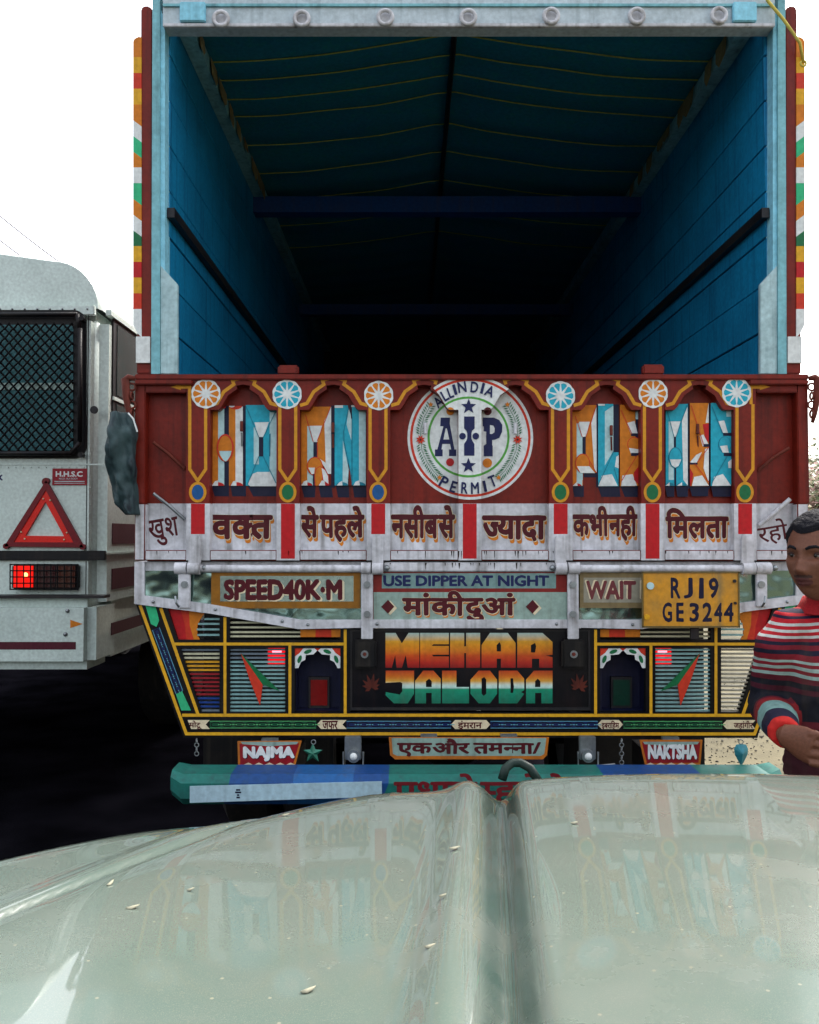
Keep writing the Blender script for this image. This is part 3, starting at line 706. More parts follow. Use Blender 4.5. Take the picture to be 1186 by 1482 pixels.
# ---- lower painted frame
YL = YT + .02
fr = G()
def both(P, d=.03, mi=0, Y=YL):
    fr.ppoly(P, Y, d, mi); fr.ppoly([(mxs(x), y) for x, y in reversed(P)], Y, d, mi)
both([(196, 872), (242, 872), (294, 1030), (262, 1030)] if False else [(196, 872), (242, 878), (292, 1031), (253, 1031)])
both([(318, 885), (333, 885), (333, 1031), (318, 1031)])
both([(413, 938), (427, 938), (427, 1031), (413, 1031)])
both([(493, 910), (507, 910), (507, 1031), (493, 1031)])
both([(258, 926), (318, 926), (318, 938), (262, 938)]); both([(333, 926), (493, 926), (493, 938), (333, 938)])
fr.ppoly([(253, 1031), (1109, 1031), (1096, 1068), (266, 1068)], YL, .03)
frame = fr.build('lower_frame', black, truck)
YA = YL
A = Art(YA)
for s in (0, 1):
    q = (lambda P: P) if s == 0 else (lambda P: [(mxs(x), y) for x, y in P])
    A.line(q([(203, 876), (270, 1062)] + ([(681, 1062)])), 4.5, yel2)
    A.line(q([(233, 880), (287, 1034)]), 4.5, yel2)
    A.line(q([(252, 932), (500, 932)]), 4.2, yel2); A.line(q([(264, 1035), (681, 1035)]), 4.5, yel2)
    for x, y in ((326, 893), (420, 932), (500, 911)): A.line(q([(x, y), (x, 1034)]), 4.2, yel2)
    A.poly(q([(211, 876), (226, 878), (231, 898), (227, 907), (219, 903)]), mint); A.poly(q([(255, 1004), (259, 1003), (264, 1000), (277, 1028), (263, 1028)]), mint)
A.build('yellow_border', frame)
# chain motif
A = Art(YA)
def chain(p0, p1, n, wd, m1, m2):
    d = Vector(p1) - Vector(p0); L_ = d.length; d.normalize(); nn = Vector((-d.y, d.x))
    a = Vector(p0)
    A.raw([[tuple(a + nn * wd), tuple(a + d * L_ + nn * wd), tuple(a + d * L_ - nn * wd), tuple(a - nn * wd)]], m1)
    for k in range(n):
        c = a + d * L_ * (k + .5) / n; h = L_ / n * .36
        A.raw(stroke([tuple(c + d * h * x + nn * wd * .5 * y) for x, y in ((-1, -.6), (-.6, -1), (.6, -1), (1, -.6), (1, .6), (.6, 1), (-.6, 1), (-1, .6))], 1.1, True), black, inc=False)
        A.raw(stroke([tuple(c + d * L_ / n * .2), tuple(c + d * L_ / n * .8)], 1.2), m2, inc=False)
    for sg in (1, -1): A.raw(stroke([tuple(a + nn * wd * .9 * sg), tuple(a + d * L_ + nn * wd * .9 * sg)], .8), m2, inc=False)
    A.k += 2
m_dg = mat('chain green', '0f4a30', .4, wear=.2); m_db = mat('chain blue', '10224f', .4, wear=.2); m_lc = mat('chain highlight', '5f9fb0', .4, wear=.2)
m_lg = mat('chain green light', '5aa86a', .4, wear=.2)
for s in (0, 1):
    q = (lambda P: P) if s == 0 else (lambda P: (mxs(P[0]), P[1]))
    chain(q((226, 910)), q((260, 1002)), 8, 6, m_db, m_lc)
for x0, x1, m, l in ((304, 458, m_dg, m_lg), (502, 653, m_db, m_lc), (710, 865, m_db, m_lc), (902, 1045, m_dg, m_lg)): chain((x0, 1048.5), (x1, 1048.5), 9, 5.5, m, l)
A.build('chain_pattern', frame)
A = Art(YA)
def tagp(x0, x1, l, r): return [(x0 + (0 if l == 'flat' else 0), 1048.5) if l == 'pt' else (x0 + 3, 1042), (x0 + 6, 1042), (x1 - 8, 1042), (x1, 1042) if r == 'in' else (x1 - 6, 1042), (x1 - 6, 1048.5) if r == 'in' else (x1, 1048.5), (x1, 1055) if r == 'in' else (x1 - 6, 1055), (x0 + 6, 1055), (x0 + 6, 1055) if l == 'pt' else (x0 + 8, 1055)]
for x0, x1, l, r, items, a, b in ((269, 304, 'flat', 'in', ['मोटू'], 274, 292), (459, 502, 'pt', 'in', ['जफर'], 467, 489), (653, 710, 'pt', 'pt', ['इंमरान'], 663, 698), (865, 902, 'pt', 'pt', ['इबरािहम'], 871, 896), (1046, 1094, 'pt', 'in', ['जहांगीर'], 1062, 1090)):
    A.poly(tagp(x0, x1, l, r), cream, inc=False); A.k += 2
    A.raw(fit(compose(items, .03), a, 1043, b, 1055.5), maroon_d, inc=False); A.k -= 2
A.k += 3
A.build('painted_name', frame)

# slats
slc = {'w': mat('slat pale', 'b9b79a', .4, wear=.2), 'y': mat('slat yellow', 'c8901f', .4, wear=.2), 'r': mat('slat red', '8a1a24', .4, wear=.2), 'b': mat('slat blue', '173a7c', .4, wear=.2), 'g': mat('slat grey', '64707a', .4, wear=.2), 't': mat('slat teal', '7fa8a8', .35, .2, wear=.2)}
smesh = {}
def slat(x0, x1, y, m, h=2.6, Y=YL + .008):
    a = W(x0, y, Y); b = W(x1, y, Y); key = (round(b.x - a.x, 3), m.name, h)
    if key not in smesh:
        l = b.x - a.x; hh = h / 400 / 2
        g_ = G().box((0, 0, -hh), (l, .012, hh)); me = bpy.data.meshes.new('slat'); me.from_pydata(g_.v, [], g_.f); me.materials.append(m); smesh[key] = me
    o = bpy.data.objects.new('slat', smesh[key]); COL.objects.link(o); o.parent = frame; o.location = a - truck.location
seqA = 'gwwyyyrrrrrrbbbg'
for i in range(16):
    y = 940.5 + i * 5.86; xl = 233 + (y - 880) * .351 + 7
    slat(xl, 318, y, slc[seqA[i]]); slat(333, 413, y, slc['g' if i < 3 else 't'])
    slat(mxs(318), mxs(xl), y, slc['w' if i < 5 else 'g'] if False else mat('slat dusty', '8f8a78', .5, wear=.3)); slat(mxs(413), mxs(333), y, slc['t'])
for y, x0 in ((896, 296), (903, 287), (911, 285), (919, 286)):
    slat(x0, 318, y, slc['t']); slat(1044, mxs(x0), y, slc['t'])
for y, x1 in ((894, 360), (901, 400), (908, 430), (915, 435), (921, 435)):
    slat(333, x1, y, slc['w']); slat(mxs(x1), mxs(333), y, slc['w'])
fade = ramp_mat('fire fade', -.98 + .0, -.78, [(0, '8c1220'), (.35, 'c2301c'), (.7, 'd8861c'), (1, 'd09a22')], 'X')
# painted plates: corner fans and block strips
for s in (0, 1):
    q = (lambda P: P) if s == 0 else (lambda P: [(mxs(x), y) for x, y in P])
    pl = G().ppoly(q([(240, 880), (296, 888), (290, 897), (286, 906), (286, 918), (290, 926), (256, 926)]), YL + .012, .004).build('painted_plate', red, frame)
    A = Art(YL + .012); A.poly(q([(262, 882), (296, 888), (290, 897), (286, 906), (286, 918), (290, 926), (270, 926), (268, 905)]), red2); A.poly(q([(274, 884), (296, 888), (290, 897), (286, 906), (286, 918), (290, 926), (281, 926), (275, 905)]), org); A.build('fan_paint', pl)
    pl = G().ppoly(q([(435, 911), (493, 911), (493, 922), (435, 922)]), YL + .01, .004).build('painted_strip', org, frame)
    Art(YL + .01).rect(*(sorted((q([(457, 0)])[0][0], q([(480, 0)])[0][0]))[0], 911), sorted((q([(457, 0)])[0][0], q([(480, 0)])[0][0]))[1], 922, red2).build('strip_paint', pl)
    G().ppoly(q([(348.5, 945.5), (404.5, 1000), (380, 990.5)]), YL + .001, .005).build('green_vane', green, frame)
    G().ppoly(q([(349, 946), (380.5, 991), (376.5, 1021), (362, 985)]), YL + .0005, .005).build('red_vane', red2, frame)
    # arched niche
    n_ = G().ppoly(q([(427, 938), (493, 938), (493, 1031), (427, 1031)]), YL + .09, .006); 
    for a_ in (427, 490.5): n_.ppoly(q([(a_, 938), (a_ + 2.5, 938), (a_ + 2.5, 1031), (a_, 1031)]), YL + .03, .06)
    n_.ppoly(q([(427, 1028), (493, 1028), (493, 1031), (427, 1031)]), YL + .0301, .059)
    niche = n_.build('niche', navy, frame)
    sp_ = [(427, 937), (493, 937), (493, 967), (489, 967), (484, 958), (478, 955), (478, 948), (466, 947), (460, 941), (454, 947), (443, 948), (442, 955), (436, 958), (432, 967), (427, 967)]
    cs = G().ppoly(q(sp_), YL + .004, .006).build('niche_arch', pwhite, frame)
    A = Art(YL + .004)
    A.poly(q([(427, 937), (440, 937), (434, 945), (427, 950)]), red2, inc=False); A.poly(q([(493, 937), (480, 937), (486, 945), (493, 950)]), red2, inc=False); A.poly(q([(454, 937), (466, 937), (460, 942)]), red2)
    for x, y, a in ((446, 943, 20), (434, 954, 70), (474, 943, -20), (487, 954, -70)):
        P = [(x + 6 * math.cos(R(t_)) * math.cos(R(-a)) - 2.8 * math.sin(R(t_)) * math.sin(R(-a)), y + 6 * math.cos(R(t_)) * math.sin(R(-a)) + 2.8 * math.sin(R(t_)) * math.cos(R(-a))) for t_ in range(0, 360, 30)]
        A.poly(q(P), green)
    A.build('leaf_paint', cs)
    rf = G().ppoly(q([(447, 980), (477, 980), (477, 1025), (447, 1025)]), YL + .07, .02).build('reflector_box', darkmet, niche)
    G().ppoly(q([(450, 984), (474, 984), (474, 1021), (450, 1021)]), YL + .066, .004).build('reflector', mat('red reflector', '7a0f10', .25, wear=.1) if s == 0 else mat('green reflector', '0c3328', .25, wear=.1), rf)
# tail lamps behind the slats
lampm = mat('lit tail lamp', 'c01020', .3, wear=0, bump=0, emit='ff0410', es=.28)
for x in (401, mxs(403)):
    l = G().pbox(x - 15, 934, x + 15, 963, YL + .05, .05).build('tail_lamp', darkmet, truck, bevel=.004)
    G().pbox(x - 13, 936, x + 13, 961, YL + .044, .006).build('lens', lampm, l)
    G().ball(W(x, 943, YL + .044), (.018, .006, .010), 12).build('bulb', mat('glowing bulb', 'ff5060', .3, wear=0, bump=0, emit='ff7080', es=1.0), l, smooth=True)
# name board
board = mat('black lacquer board', '0a0a10', .3, wear=.3, dirt='2a1a18', scale=8)
bd = G().pbox(507, 911, 855, 1028, YL + .006, .012).build('name_board', board, truck)
zt, zb = W(600, 916, YL).z, W(600, 966, YL).z
m1 = ramp_mat('sunset letters', zb, zt, [(0, '8a1414'), (.14, 'b0281a'), (.33, 'c44a18'), (.45, 'd0701a'), (.62, 'd88a1c'), (.75, 'd69a2a'), (.86, 'cdb890'), (1, 'b8d6d0')])
zt2, zb2 = W(600, 970, YL).z, W(600, 1018, YL).z
m2 = ramp_mat('tricolour letters', zb2, zt2, [(0, '0f6a52'), (.28, '128064'), (.42, '128c68'), (.47, 'b8d8d0'), (.55, 'c8d8c8'), (.66, 'd09a3a'), (.8, 'cc6a1c'), (1, 'b53418')])
def c6(P): return [(500 + x / 3.294, 800 + y / 3.294) for x, y in P]
A = Art(YL + .006); T, B = 382, 548; T2, B2 = 562, 718
for P in ([(192, T), (240, T), (270, 432), (302, T), (353, T), (353, B), (298, B), (288, 488), (270, B), (245, B), (238, 488), (222, B), (192, B)],
          [(357, T), (494, T), (494, 436), (420, 436), (412, 444), (494, 444), (494, 486), (412, 486), (420, 494), (494, 494), (494, B), (357, B)],
          [(500, T), (567, T), (567, 446), (576, 446), (576, T), (643, T), (643, B), (576, B), (576, 478), (567, 478), (567, B), (500, B)],
          [(650, 440), (690, T), (775, T), (812, 430), (812, B), (742, B), (742, 505), (722, 505), (722, B), (650, B)],
          [(820, T), (940, T), (988, 425), (988, 486), (955, 490), (988, 498), (988, B), (925, B), (925, 505), (890, 505), (890, B), (820, B)]): A.poly(c6(P), m1, inc=False)
for P in ([(193, T2), (328, T2), (328, 672), (298, B2), (232, B2), (193, 680), (193, 664), (260, 676), (272, 660), (272, 622), (262, 616), (193, 620)],
          [(333, 610), (372, T2), (420, T2), (455, 600), (455, B2), (412, B2), (412, 668), (385, 668), (385, B2), (333, B2)],
          [(462, T2), (530, T2), (530, 640), (590, 640), (590, B2), (462, B2)],
          [(597, 605), (636, T2), (690, T2), (724, 605), (724, 672), (690, B2), (636, B2), (597, 672)],
          [(732, T2), (820, T2), (853, 600), (853, 655), (838, 664), (853, 672), (820, B2), (732, B2)],
          [(862, 605), (900, T2), (988, T2), (988, B2), (935, B2), (935, 668), (905, 668), (905, B2), (862, B2)]): A.poly(c6(P), m2, inc=False)
A.k += 2
for P in ([(722, 440), (736, 425), (742, 440), (742, 470), (722, 470)], [(885, 440), (905, 430), (910, 445), (905, 475), (885, 475)], [(385, 612), (400, 600), (412, 612), (412, 640), (385, 640)],
          [(650, 600), (662, 592), (672, 604), (672, 672), (660, 682), (650, 672)], [(788, 598), (800, 598), (804, 640), (800, 668), (788, 668)], [(905, 612), (918, 600), (930, 612), (930, 640), (905, 640)]): A.poly(c6(P), board, inc=False)
A.build('lettering', bd)
A = Art(YL + .006)
lotus = mat('faded lotus paint', '5a2418', .5, wear=.6, dirt='120c10', scale=30)
for cx_, s in ((538, 1), (838, -1)):
    for a, l in ((-170, 14), (-140, 17), (-110, 20), (-80, 21), (-50, 18), (-20, 13), (10, 11), (150, 11)):
        ca, sa = math.cos(R(a)), math.sin(R(a)); P = [(cx_ + s * (ca * x - sa * y), 995 + sa * x + ca * y) for x, y in ((0, 0), (l * .5, -2.6), (l, 0), (l * .5, 2.6))]
        A.poly(P, lotus)
A.build('lotus_paint', bd)
gb = G()
for (x0, y0, x1, y1) in ((507, 911, 855, 914), (507, 1024, 855, 1028), (507, 914, 510, 1024), (852, 914, 855, 1024)): gb.pbox(x0, y0, x1, y1, YL + .002, .004)
gb.build('board_rim', darkmet, bd)
for x in (528, 831):
    k = G().pbox(x - 17, 926, x + 17, 968, YT - .012, .03).build('rubber_stop', rubber, truck, bevel=.008)
    G().disc(W(x, 947, YT - .016), .014, .006, 12).build('washer', galv, k)
    G().disc(W(x, 947, YT - .022), .007, .006, 6).build('bolt', rust, k)

# ---- cargo body
xl, xr = W(238.5, 300, YT).x, W(1119, 300, YT).x
zf = W(600, 811, YT).z; zw = 3.52; YE = 8.7
npl = 12; ph = (zw - zf) / npl
plm = {}
for side in (0, 1):
    xa, xb = (xl - .05, xl) if side == 0 else (xr, xr + .05)
    for k in range(npl):
        z0, z1 = zf + k * ph + .003, zf + (k + 1) * ph - .003
        off = random.uniform(-.002, .002)
        G().box((xa + off, YT + .06, z0), (xb + off, YE, z1)).build('wall_plank', wallblue, truck, bevel=.002, seg=1)
    G().box((xl - .07, YT + .06, zf), (xl - .054, YE, 3.6)).build('outer_skin', maroon, truck) if side == 0 else G().box((xr + .054, YT + .06, zf), (xr + .07, YE, 3.6)).build('outer_skin', maroon, truck)
    zr = W(0, 303, YT).z; xi = xl if side == 0 else xr; sgn = 1 if side == 0 else -1
    G().box((xi, YT + .03, zr - .018), (xi + sgn * .028, YE, zr + .018)).build('side_rail', darkmet, truck)
    rb = [xi + sgn * .0, zw - .06]
    G().box((xi + sgn * .002, YT + .12, zw - .03), (xi + sgn * .06, YE, zw + .03)).build('top_rail', tcy, truck)
    for yy in (): G().box((xi, yy, zf), (xi + sgn * .04, yy + .08, zw)).build('wall_rib', wallblue, truck)
    # ragged strips of tarpaulin lashed along the top rail
    ragm = mat('ragged canvas', '8a7d55', .9, wear=.5)
    for k in range(9):
        y0 = 3.25 + k * .17 + random.uniform(-.04, .04); l = random.uniform(.08, .16); h = random.uniform(.03, .085)
        x = xi + sgn * .066
        G().add([(x, y0, zw + .03), (x, y0 + l, zw + .03), (x + sgn * .01, y0 + l * .8, zw - h * .5), (x + sgn * .012, y0 + l * .45, zw - h), (x + sgn * .004, y0 + l * .1, zw - h * .6)], [(0, 1, 2, 3, 4)]).build('canvas_rag', ragm, truck)
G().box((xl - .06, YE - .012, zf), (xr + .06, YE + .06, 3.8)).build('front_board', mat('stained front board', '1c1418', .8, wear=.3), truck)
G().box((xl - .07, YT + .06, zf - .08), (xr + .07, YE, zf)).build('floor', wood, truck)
for yy, z0, z1 in ((4.7, W(0, 307, 4.7).z, W(0, 284, 4.7).z), (6.7, W(0, 455, 6.7).z, W(0, 440, 6.7).z)):
    G().box((xl, yy, z0), (xr, yy + .08, z1)).build('cross_beam', mat('beam blue', '0e3f7c', .5, wear=.3), truck)
# tarpaulin roof: sags between ropes, ridge down the middle
xm = W(650, 130, 3.92).x
def tz(x, y):
    u = (x - xm) / ((xr - xm) if x > xm else (xm - xl)); u = abs(u)
    return 3.675 - .125 * (1 - (1 - min(1, u)) ** 1.7) + .012 * abs(math.sin((y - 3.2) * math.pi / .31)) + .01 * noise.noise(Vector((x * 3, y * 3, 0)))
vs, fs = hgrid(xl - .08, xr + .08, YT + .1, YE + .1, 40, 110, tz)
mesh_obj('tarpaulin_roof', vs, fs, tarp, truck, smooth=True)
mesh_obj('light_block_cover', [(x, y, z + .05) for x, y, z in vs], fs, mat('green light block', '2c4034', .8, wear=.4), truck, smooth=True)  # unseen outer layer, added to block light from the cargo body
for yy in (3.45, 3.6, 3.76, 3.92, 4.22, 4.53, 4.9, 5.3, 5.7):
    pts = [(xl + (xr - xl) * i / 24, yy, 0) for i in range(25)]
    rod('roof_rope', [(x, y, tz(x, yy) - .008) for x, y, _ in pts], .0035, rope_y, truck, 5)
G().tube([(xm, YT + .1, 3.655), (xm, YE, 3.655)], .012, 6).build('ridge_pole', darkmet, truck)
# header with rings
hd = G().pbox(236, -70, 1122, 37, YT - .01, .07).build('header', mat('header paint', 'b9c6cc', .5, wear=.35, dirt='6f7f86'), truck, bevel=.003)
G().pbox(236, 5, 1122, 8.5, YT - .018, .01).build('header_ledge', tcy, hd)
G().pbox(236, 33, 1122, 38, YT - .022, .015).build('header_lip', white, hd, bevel=.002)
for x, y in ((320, 27), (437, 27), (558, 25), (678, 25), (798, 23), (922, 23), (1041, 22)):
    G().torus(W(x, y, YT - .028), .026, .0075, n=28).build('ring', white, hd, smooth=True)
    G().disc(W(x, y, YT - .012), .02, .003, 16).build('ring_boss', white, hd)
for a, b in ((260, 297), (1062, 1096)): G().pbox(a, 2, b, 30, YT - .03, .02).build('lamp_block', tcy2, hd, bevel=.003)
# rear uprights
for s in (0, 1):
    q = (lambda P: P) if s == 0 else (lambda P: [(1358 - x, y) for x, y in P])
    G().ppoly(q([(221, -30), (231.5, -30), (231.5, 541), (219, 541)]), YT - .002, .07).build('steel_post', tcy, truck)
    G().ppoly(q([(231.5, 10), (239, 30), (239, 541), (231.5, 541)]), YT + .01, .06).build('corner_strip', tcy2, truck)
    G().ppoly(q([(232.5, 384), (257, 411), (257, 541), (232.5, 541)]), YT + .004, .02).build('gusset_plate', mat('gusset paint', 'a9c4c8', .5, wear=.5, dirt='5a7478', scale=12), truck, bevel=.002)
    G().ppoly(q([(204, 12), (208, 8), (216, 8), (221, 14), (221, 541), (198, 541), (198, 487), (203, 440)]), YT + .004, .1).build('wooden_post', maroon, truck, bevel=.004)
    G().ppoly(q([(197, 487), (217, 487), (217, 525), (197, 525)]), YT - .006, .01).build('white_block', pwhite, truck)
    # striped guard board
    st = G(); pal = [org, yel2, red2, yel2, org, pwhite, mint, org, pwhite, mint, org, pwhite, green, yel2, red, yel2, red2, pwhite]
    y = 60.0; k = 0; xo = (193, 205)
    ys = [60 + (470 - 60) * i / 18 for i in range(19)]
    for k in range(18):
        a, b = ys[k], ys[k + 1]; sl2 = 9 if k in (4, 5, 6, 9, 10, 11) else 0; sl1 = 9 if k in (5, 6, 7, 10, 11, 12) else 0
        st.ppoly(q([(193 + k * .0, a), (205, a + sl1), (205, b + sl2), (193, b)]), YT + .0, .1, k)
    st.ppoly(q([(193, 60), (195, 56), (201, 53), (205, 54), (205, 60)]), YT, .1, 0); st.ppoly(q([(193, 470), (205, 470), (205, 488), (199, 482)]), YT, .1, 17)
    st.build('striped_guard', pal, truck)
# rope, hooks at the corners
for s in (0, 1):
    q = (lambda x: x) if s == 0 else (lambda x: 1366 - x)
    k = G().tube([W(q(196), 548, YT - .01), W(q(186), 546, YT - .02), W(q(182), 549, YT - .02), W(q(183), 575, YT - .02), W(q(187), 600, YT - .015), W(q(190), 612, YT - .01)], [.008, .012, .015, .013, .009, .006], 8).build('corner_hook', rust, truck, smooth=True)
    for j in range(4): G().torus(W(q(191), 560 + j * 13, YT - .012), .013, .004, 'x' if j % 2 else 'y', 12, 6).build('chain_link', rust, truck, smooth=True)

# ---- chassis, wheels
cx_t = .22
for sx in (-.42, .42): G().box((cx_t + sx - .04, YT + .12, .95), (cx_t + sx + .04, 9.5, 1.2)).build('chassis_rail', darkmet, truck)
G().box((cx_t - .9, YT + .06, .9), (cx_t + .9, YT + .14, 1.34)).build('under_plate', darkmet, truck) if False else None
G().box((xl - .05, YT + .14, 1.26), (xr + .05, 9, 1.34)).build('underbody', darkmet, truck)
for yy in (3.6, 4.8, 6, 7.2): G().box((cx_t - 1.05, yy, 1.2), (cx_t + 1.05, yy + .08, 1.27)).build('cross_member', darkmet, truck)
def wheel(x, y, wdt=.26, r=.5):
    prof = [(0, .28), (0, .44), (.03, .49), (.06, .5), (wdt - .06, .5), (wdt - .03, .49), (wdt, .44), (wdt, .28)]
    vs = []; n = 40; fs = []
    for i in range(n):
        a = 2 * math.pi * i / n
        for dx, rr in prof: vs.append((x + dx, y + rr * math.cos(a), r + rr * math.sin(a)))
    m = len(prof)
    for i in range(n):
        for j in range(m - 1): fs.append([i * m + j, i * m + j + 1, ((i + 1) % n) * m + j + 1, ((i + 1) % n) * m + j])
    o = mesh_obj('wheel', vs, fs, rubber, truck, smooth=40)
    g_ = G(); g_.tube([(x + .05, y, r), (x + wdt - .05, y, r)], .29, 24); g_.build('rim', galv, o, smooth=40)
for yy in (4.5,): 
    for x in (-.93, -.63, .78, 1.08): wheel(x, yy)
G().tube([(-.9, 4.5, .5), (1.3, 4.5, .5)], .07, 12).ball((cx_t, 4.5, .5), .2).build('axle', darkmet, truck, smooth=True)
for x in (-.93, 1.08): wheel(x, 8.6)
for x0, x1 in ((-.95, -.35), (.78, 1.36)):
    G().box((x0, 3.85, .42), (x1, 3.87, 1.24)).build('mudflap', rubber, truck)
G().box((cx_t - 1.05, 9.0, .75), (cx_t + 1.05, 10.8, 3.0)).build('cab', maroon, truck, bevel=.08)
# ---- underrun bumper
YB = 2.76
zt_, zb_ = W(0, 1124, YB).z, W(0, 1168, YB).z; zm = (zt_ + zb_) / 2; hz = (zt_ - zb_) / 2
prof = [(0, -hz * .45), (0, hz * .55), (.03, hz), (.14, hz * 1.02), (.17, hz * .5), (.17, -hz * .5), (.14, -hz), (.03, -hz)]
bl, br = W(262, 1145, YB).x, W(1120, 1145, YB).x; bmesh_ = G()
xs = [bl, W(330, 0, YB).x, W(420, 0, YB).x, W(505, 0, YB).x, W(555, 0, YB).x, W(860, 0, YB).x, W(1000, 0, YB).x, br]
cmi = [0, 1, 2, 1, 0, 1, 0]
for i in range(len(xs) - 1):
    a, b = xs[i], xs[i + 1]; m = len(prof)
    sk = .02
    vs = [(a + (sk if (z > 0) and i else 0), YB + y, zm + z) for y, z in prof] + [(b + (sk if z > 0 and i < 6 else 0), YB + y, zm + z) for y, z in prof]
    fs = [[j, (j + 1) % m, m + (j + 1) % m, m + j][::-1] for j in range(m)]
    bmesh_.add(vs, fs, cmi[i])
m = len(prof)
for e, sg in ((bl, -1), (br, 1)):
    vs = [(e, YB + y, zm + z) for y, z in prof] + [(e + sg * .04, YB + .02 + y * .75, zm + .02 + z * .85) for y, z in prof]
    fs = [[j, (j + 1) % m, m + (j + 1) % m, m + j] for j in range(m)] + [[m + j for j in range(m)]]
    if sg > 0: fs = [f[::-1] for f in fs]
    bmesh_.add(vs, fs, 0)
bumper = bmesh_.build('rear_bumper', [tealp, bluep, mat('mid blue bumper paint', '1a558e', .4, wear=.3)], truck)
wt = mat('white reflective tape', 'a9c6d2', .3, wear=.2)
G().ppoly([(275, 1138), (553, 1131), (553, 1153), (275, 1162)], YB - .003, .003).build('reflective_tape', wt, bumper)
A = Art(YB - .0035)
for dy, ww in ((-6, 6), (-2.4, 9), (1.5, 3), (5, 5)): A.rect(345 - ww / 2, 1148 + dy, 345 + ww / 2, 1150 + dy + .4, navy, inc=False)
A.build('tape_mark', bumper)
A = Art(YB); A.raw(fit(compose(['पधारो', .12, ('म', .62), 'हारे', .12, 'देश'], .03), 570, 1119, 860, 1168), mat('bumper lettering red', '6e1420', .45, wear=.2)); A.build('lettering', bumper)
for x in (511, 851):
    br_ = G().pbox(x - 12, 1066, x + 12, 1100, YT - .05, .02).build('tow_bracket', galv, truck, bevel=.003)
    G().disc(W(x + 1, 1095, YT - .07), .022, .02, 20).build('tow_pin', galv, br_, smooth=40); G().ball(W(x + 1, 1095, YT - .07), .013).build('tow_pin_cap', pwhite, br_, smooth=True)
    rod('shackle', [W(x - 14, 1088, YT - .06), W(x - 14, 1112, YT - .06), W(x + 15, 1112, YT - .06), W(x + 15, 1088, YT - .06)], .0035, galv, br_)
for x in (420, 950): G().box((W(x, 0, YT).x - .03, YB + .12, zb_), (W(x, 0, YT).x + .03, YT + .3, zt_ - .01)).build('bumper_arm', darkmet, truck)
rod('wire_hook', [W(868, 1108, YT - .05), W(890, 1106, YT - .05), W(892, 1114, YT - .05)], .004, galv, truck)
# hanging name plates
def hang(name, P, items, box, deva=False):
    o = G().ppoly(P, YT - .06, .004).build(name, mat('plate orange edge', 'b8671c', .45, wear=.3), truck)
    cx_ = sum(p[0] for p in P) / len(P); cy_ = sum(p[1] for p in P) / len(P)
    A = Art(YT - .06)
    sh = lambda k, kk: [(cx_ + (x - cx_) * k, cy_ + (y - cy_) * kk) for x, y in P]
    if deva:
        A.poly([(567, 1068), (791, 1068), (788, 1091), (783, 1094), (575, 1094), (569, 1091)], greenw)
        A.raw(fit(compose(items, .045), *box), maroon_d)
    else:
        A.poly(sh(.93, .82), mat('plate red', '8a1420', .4, wear=.2))
        xs_ = [p[0] for p in P]; x0, x1 = min(xs_) + 6, max(xs_) - 6
        A.poly([(x0 - 1, 1073.5), (x1 + 1, 1073.5), (x1 - 1, 1077), ((x0 + x1) / 2, 1080), (x0 + 1, 1077)], greenw)
        A.raw(fit(glyph_tris(items, .10), box[0] + .8, box[1] + .8, box[2] + .8, box[3] + .8), navy); A.raw(fit(glyph_tris(items, .085), *box), pwhite)
        n = 5
        A.raw([[(x0 + 2 + (x1 - x0 - 4) * i / n, 1107), (x0 + 2 + (x1 - x0 - 4) * (i + .5) / n, 1103.5), (x0 + 2 + (x1 - x0 - 4) * (i + 1) / n, 1107)] for i in range(n)], cream)
    A.build('lettering', o)
    for k in (.25, .75) if deva else (.5,):
        x = P[0][0] + (P[1][0] - P[0][0]) * k; y = P[0][1]
        G().pbox(x - 12, y - 3.5, x + 12, y, YT - .058, .02).build('hinge', galv, o)
    return o
hang('name_plate', [(344, 1073), (437, 1072), (427, 1110), (345, 1111)], 'NAJMA', (352, 1080, 427, 1102))
hang('name_plate', [(926, 1071), (1017, 1071), (1014, 1107), (934, 1108)], 'NAKTSHA', (938, 1077, 1009, 1099))
hang('slogan_plate', [(563, 1067), (795, 1067), (792, 1093), (786, 1099), (572, 1099), (565, 1093)], ['एक', .08, 'और', .2, 'तम', ('न', .66), 'ना', '/'], (575, 1069, 783, 1095), True)

# ================================================================== things hanging from the truck
def hangthing(name, label, x, y, cat):
    p = W(x, y, YT - .03); return empty(name, p, label, cat)
h = hangthing('star_pendant', 'green metal star hanging beside the red name plate at bottom left', 453, 1088, 'pendant')
g = G(); c = W(453, 1090, YT - .04); n = 10; ring = [c + Vector((q_[0] / 400, 0, -q_[1] / 400)) for q_ in star(0, 0, 14.5, .45)]
g.add(ring + [c + Vector((0, -.012, 0)), c + Vector((0, .012, 0))], [(i, (i + 1) % 10, 10) for i in range(10)] + [((i + 1) % 10, i, 11) for i in range(10)])
g.build('star', mat('green enamel', '17755f', .35, .2, wear=.3), h)
G().torus(W(454, 1074, YT - .04), .008, .0018, 'y', 12, 6).build('loop', galv, h, smooth=True)
h = hangthing('spade_pendant', 'turquoise leaf shaped pendant hanging under the right corner of the painted frame', 1073, 1088, 'pendant')
c = W(1073, 1090, YT - .04); P = [(0, -13), (7, -12), (10, -6), (9, 2), (5, 10), (0, 19), (-5, 10), (-9, 2), (-10, -6), (-7, -12)]
g = G(); g.add([c + Vector((x / 400, 0, -y / 400)) for x, y in P] + [c + Vector((0, -.014, 0)), c + Vector((0, .014, 0))], [(i, (i + 1) % 10, 10) for i in range(10)] + [((i + 1) % 10, i, 11) for i in range(10)])
g.build('leaf', mat('turquoise enamel', '2a8290', .35, .2, wear=.3), h); G().torus(c + Vector((0, 0, .04)), .008, .0018, 'y', 12, 6).build('loop', galv, h, smooth=True)
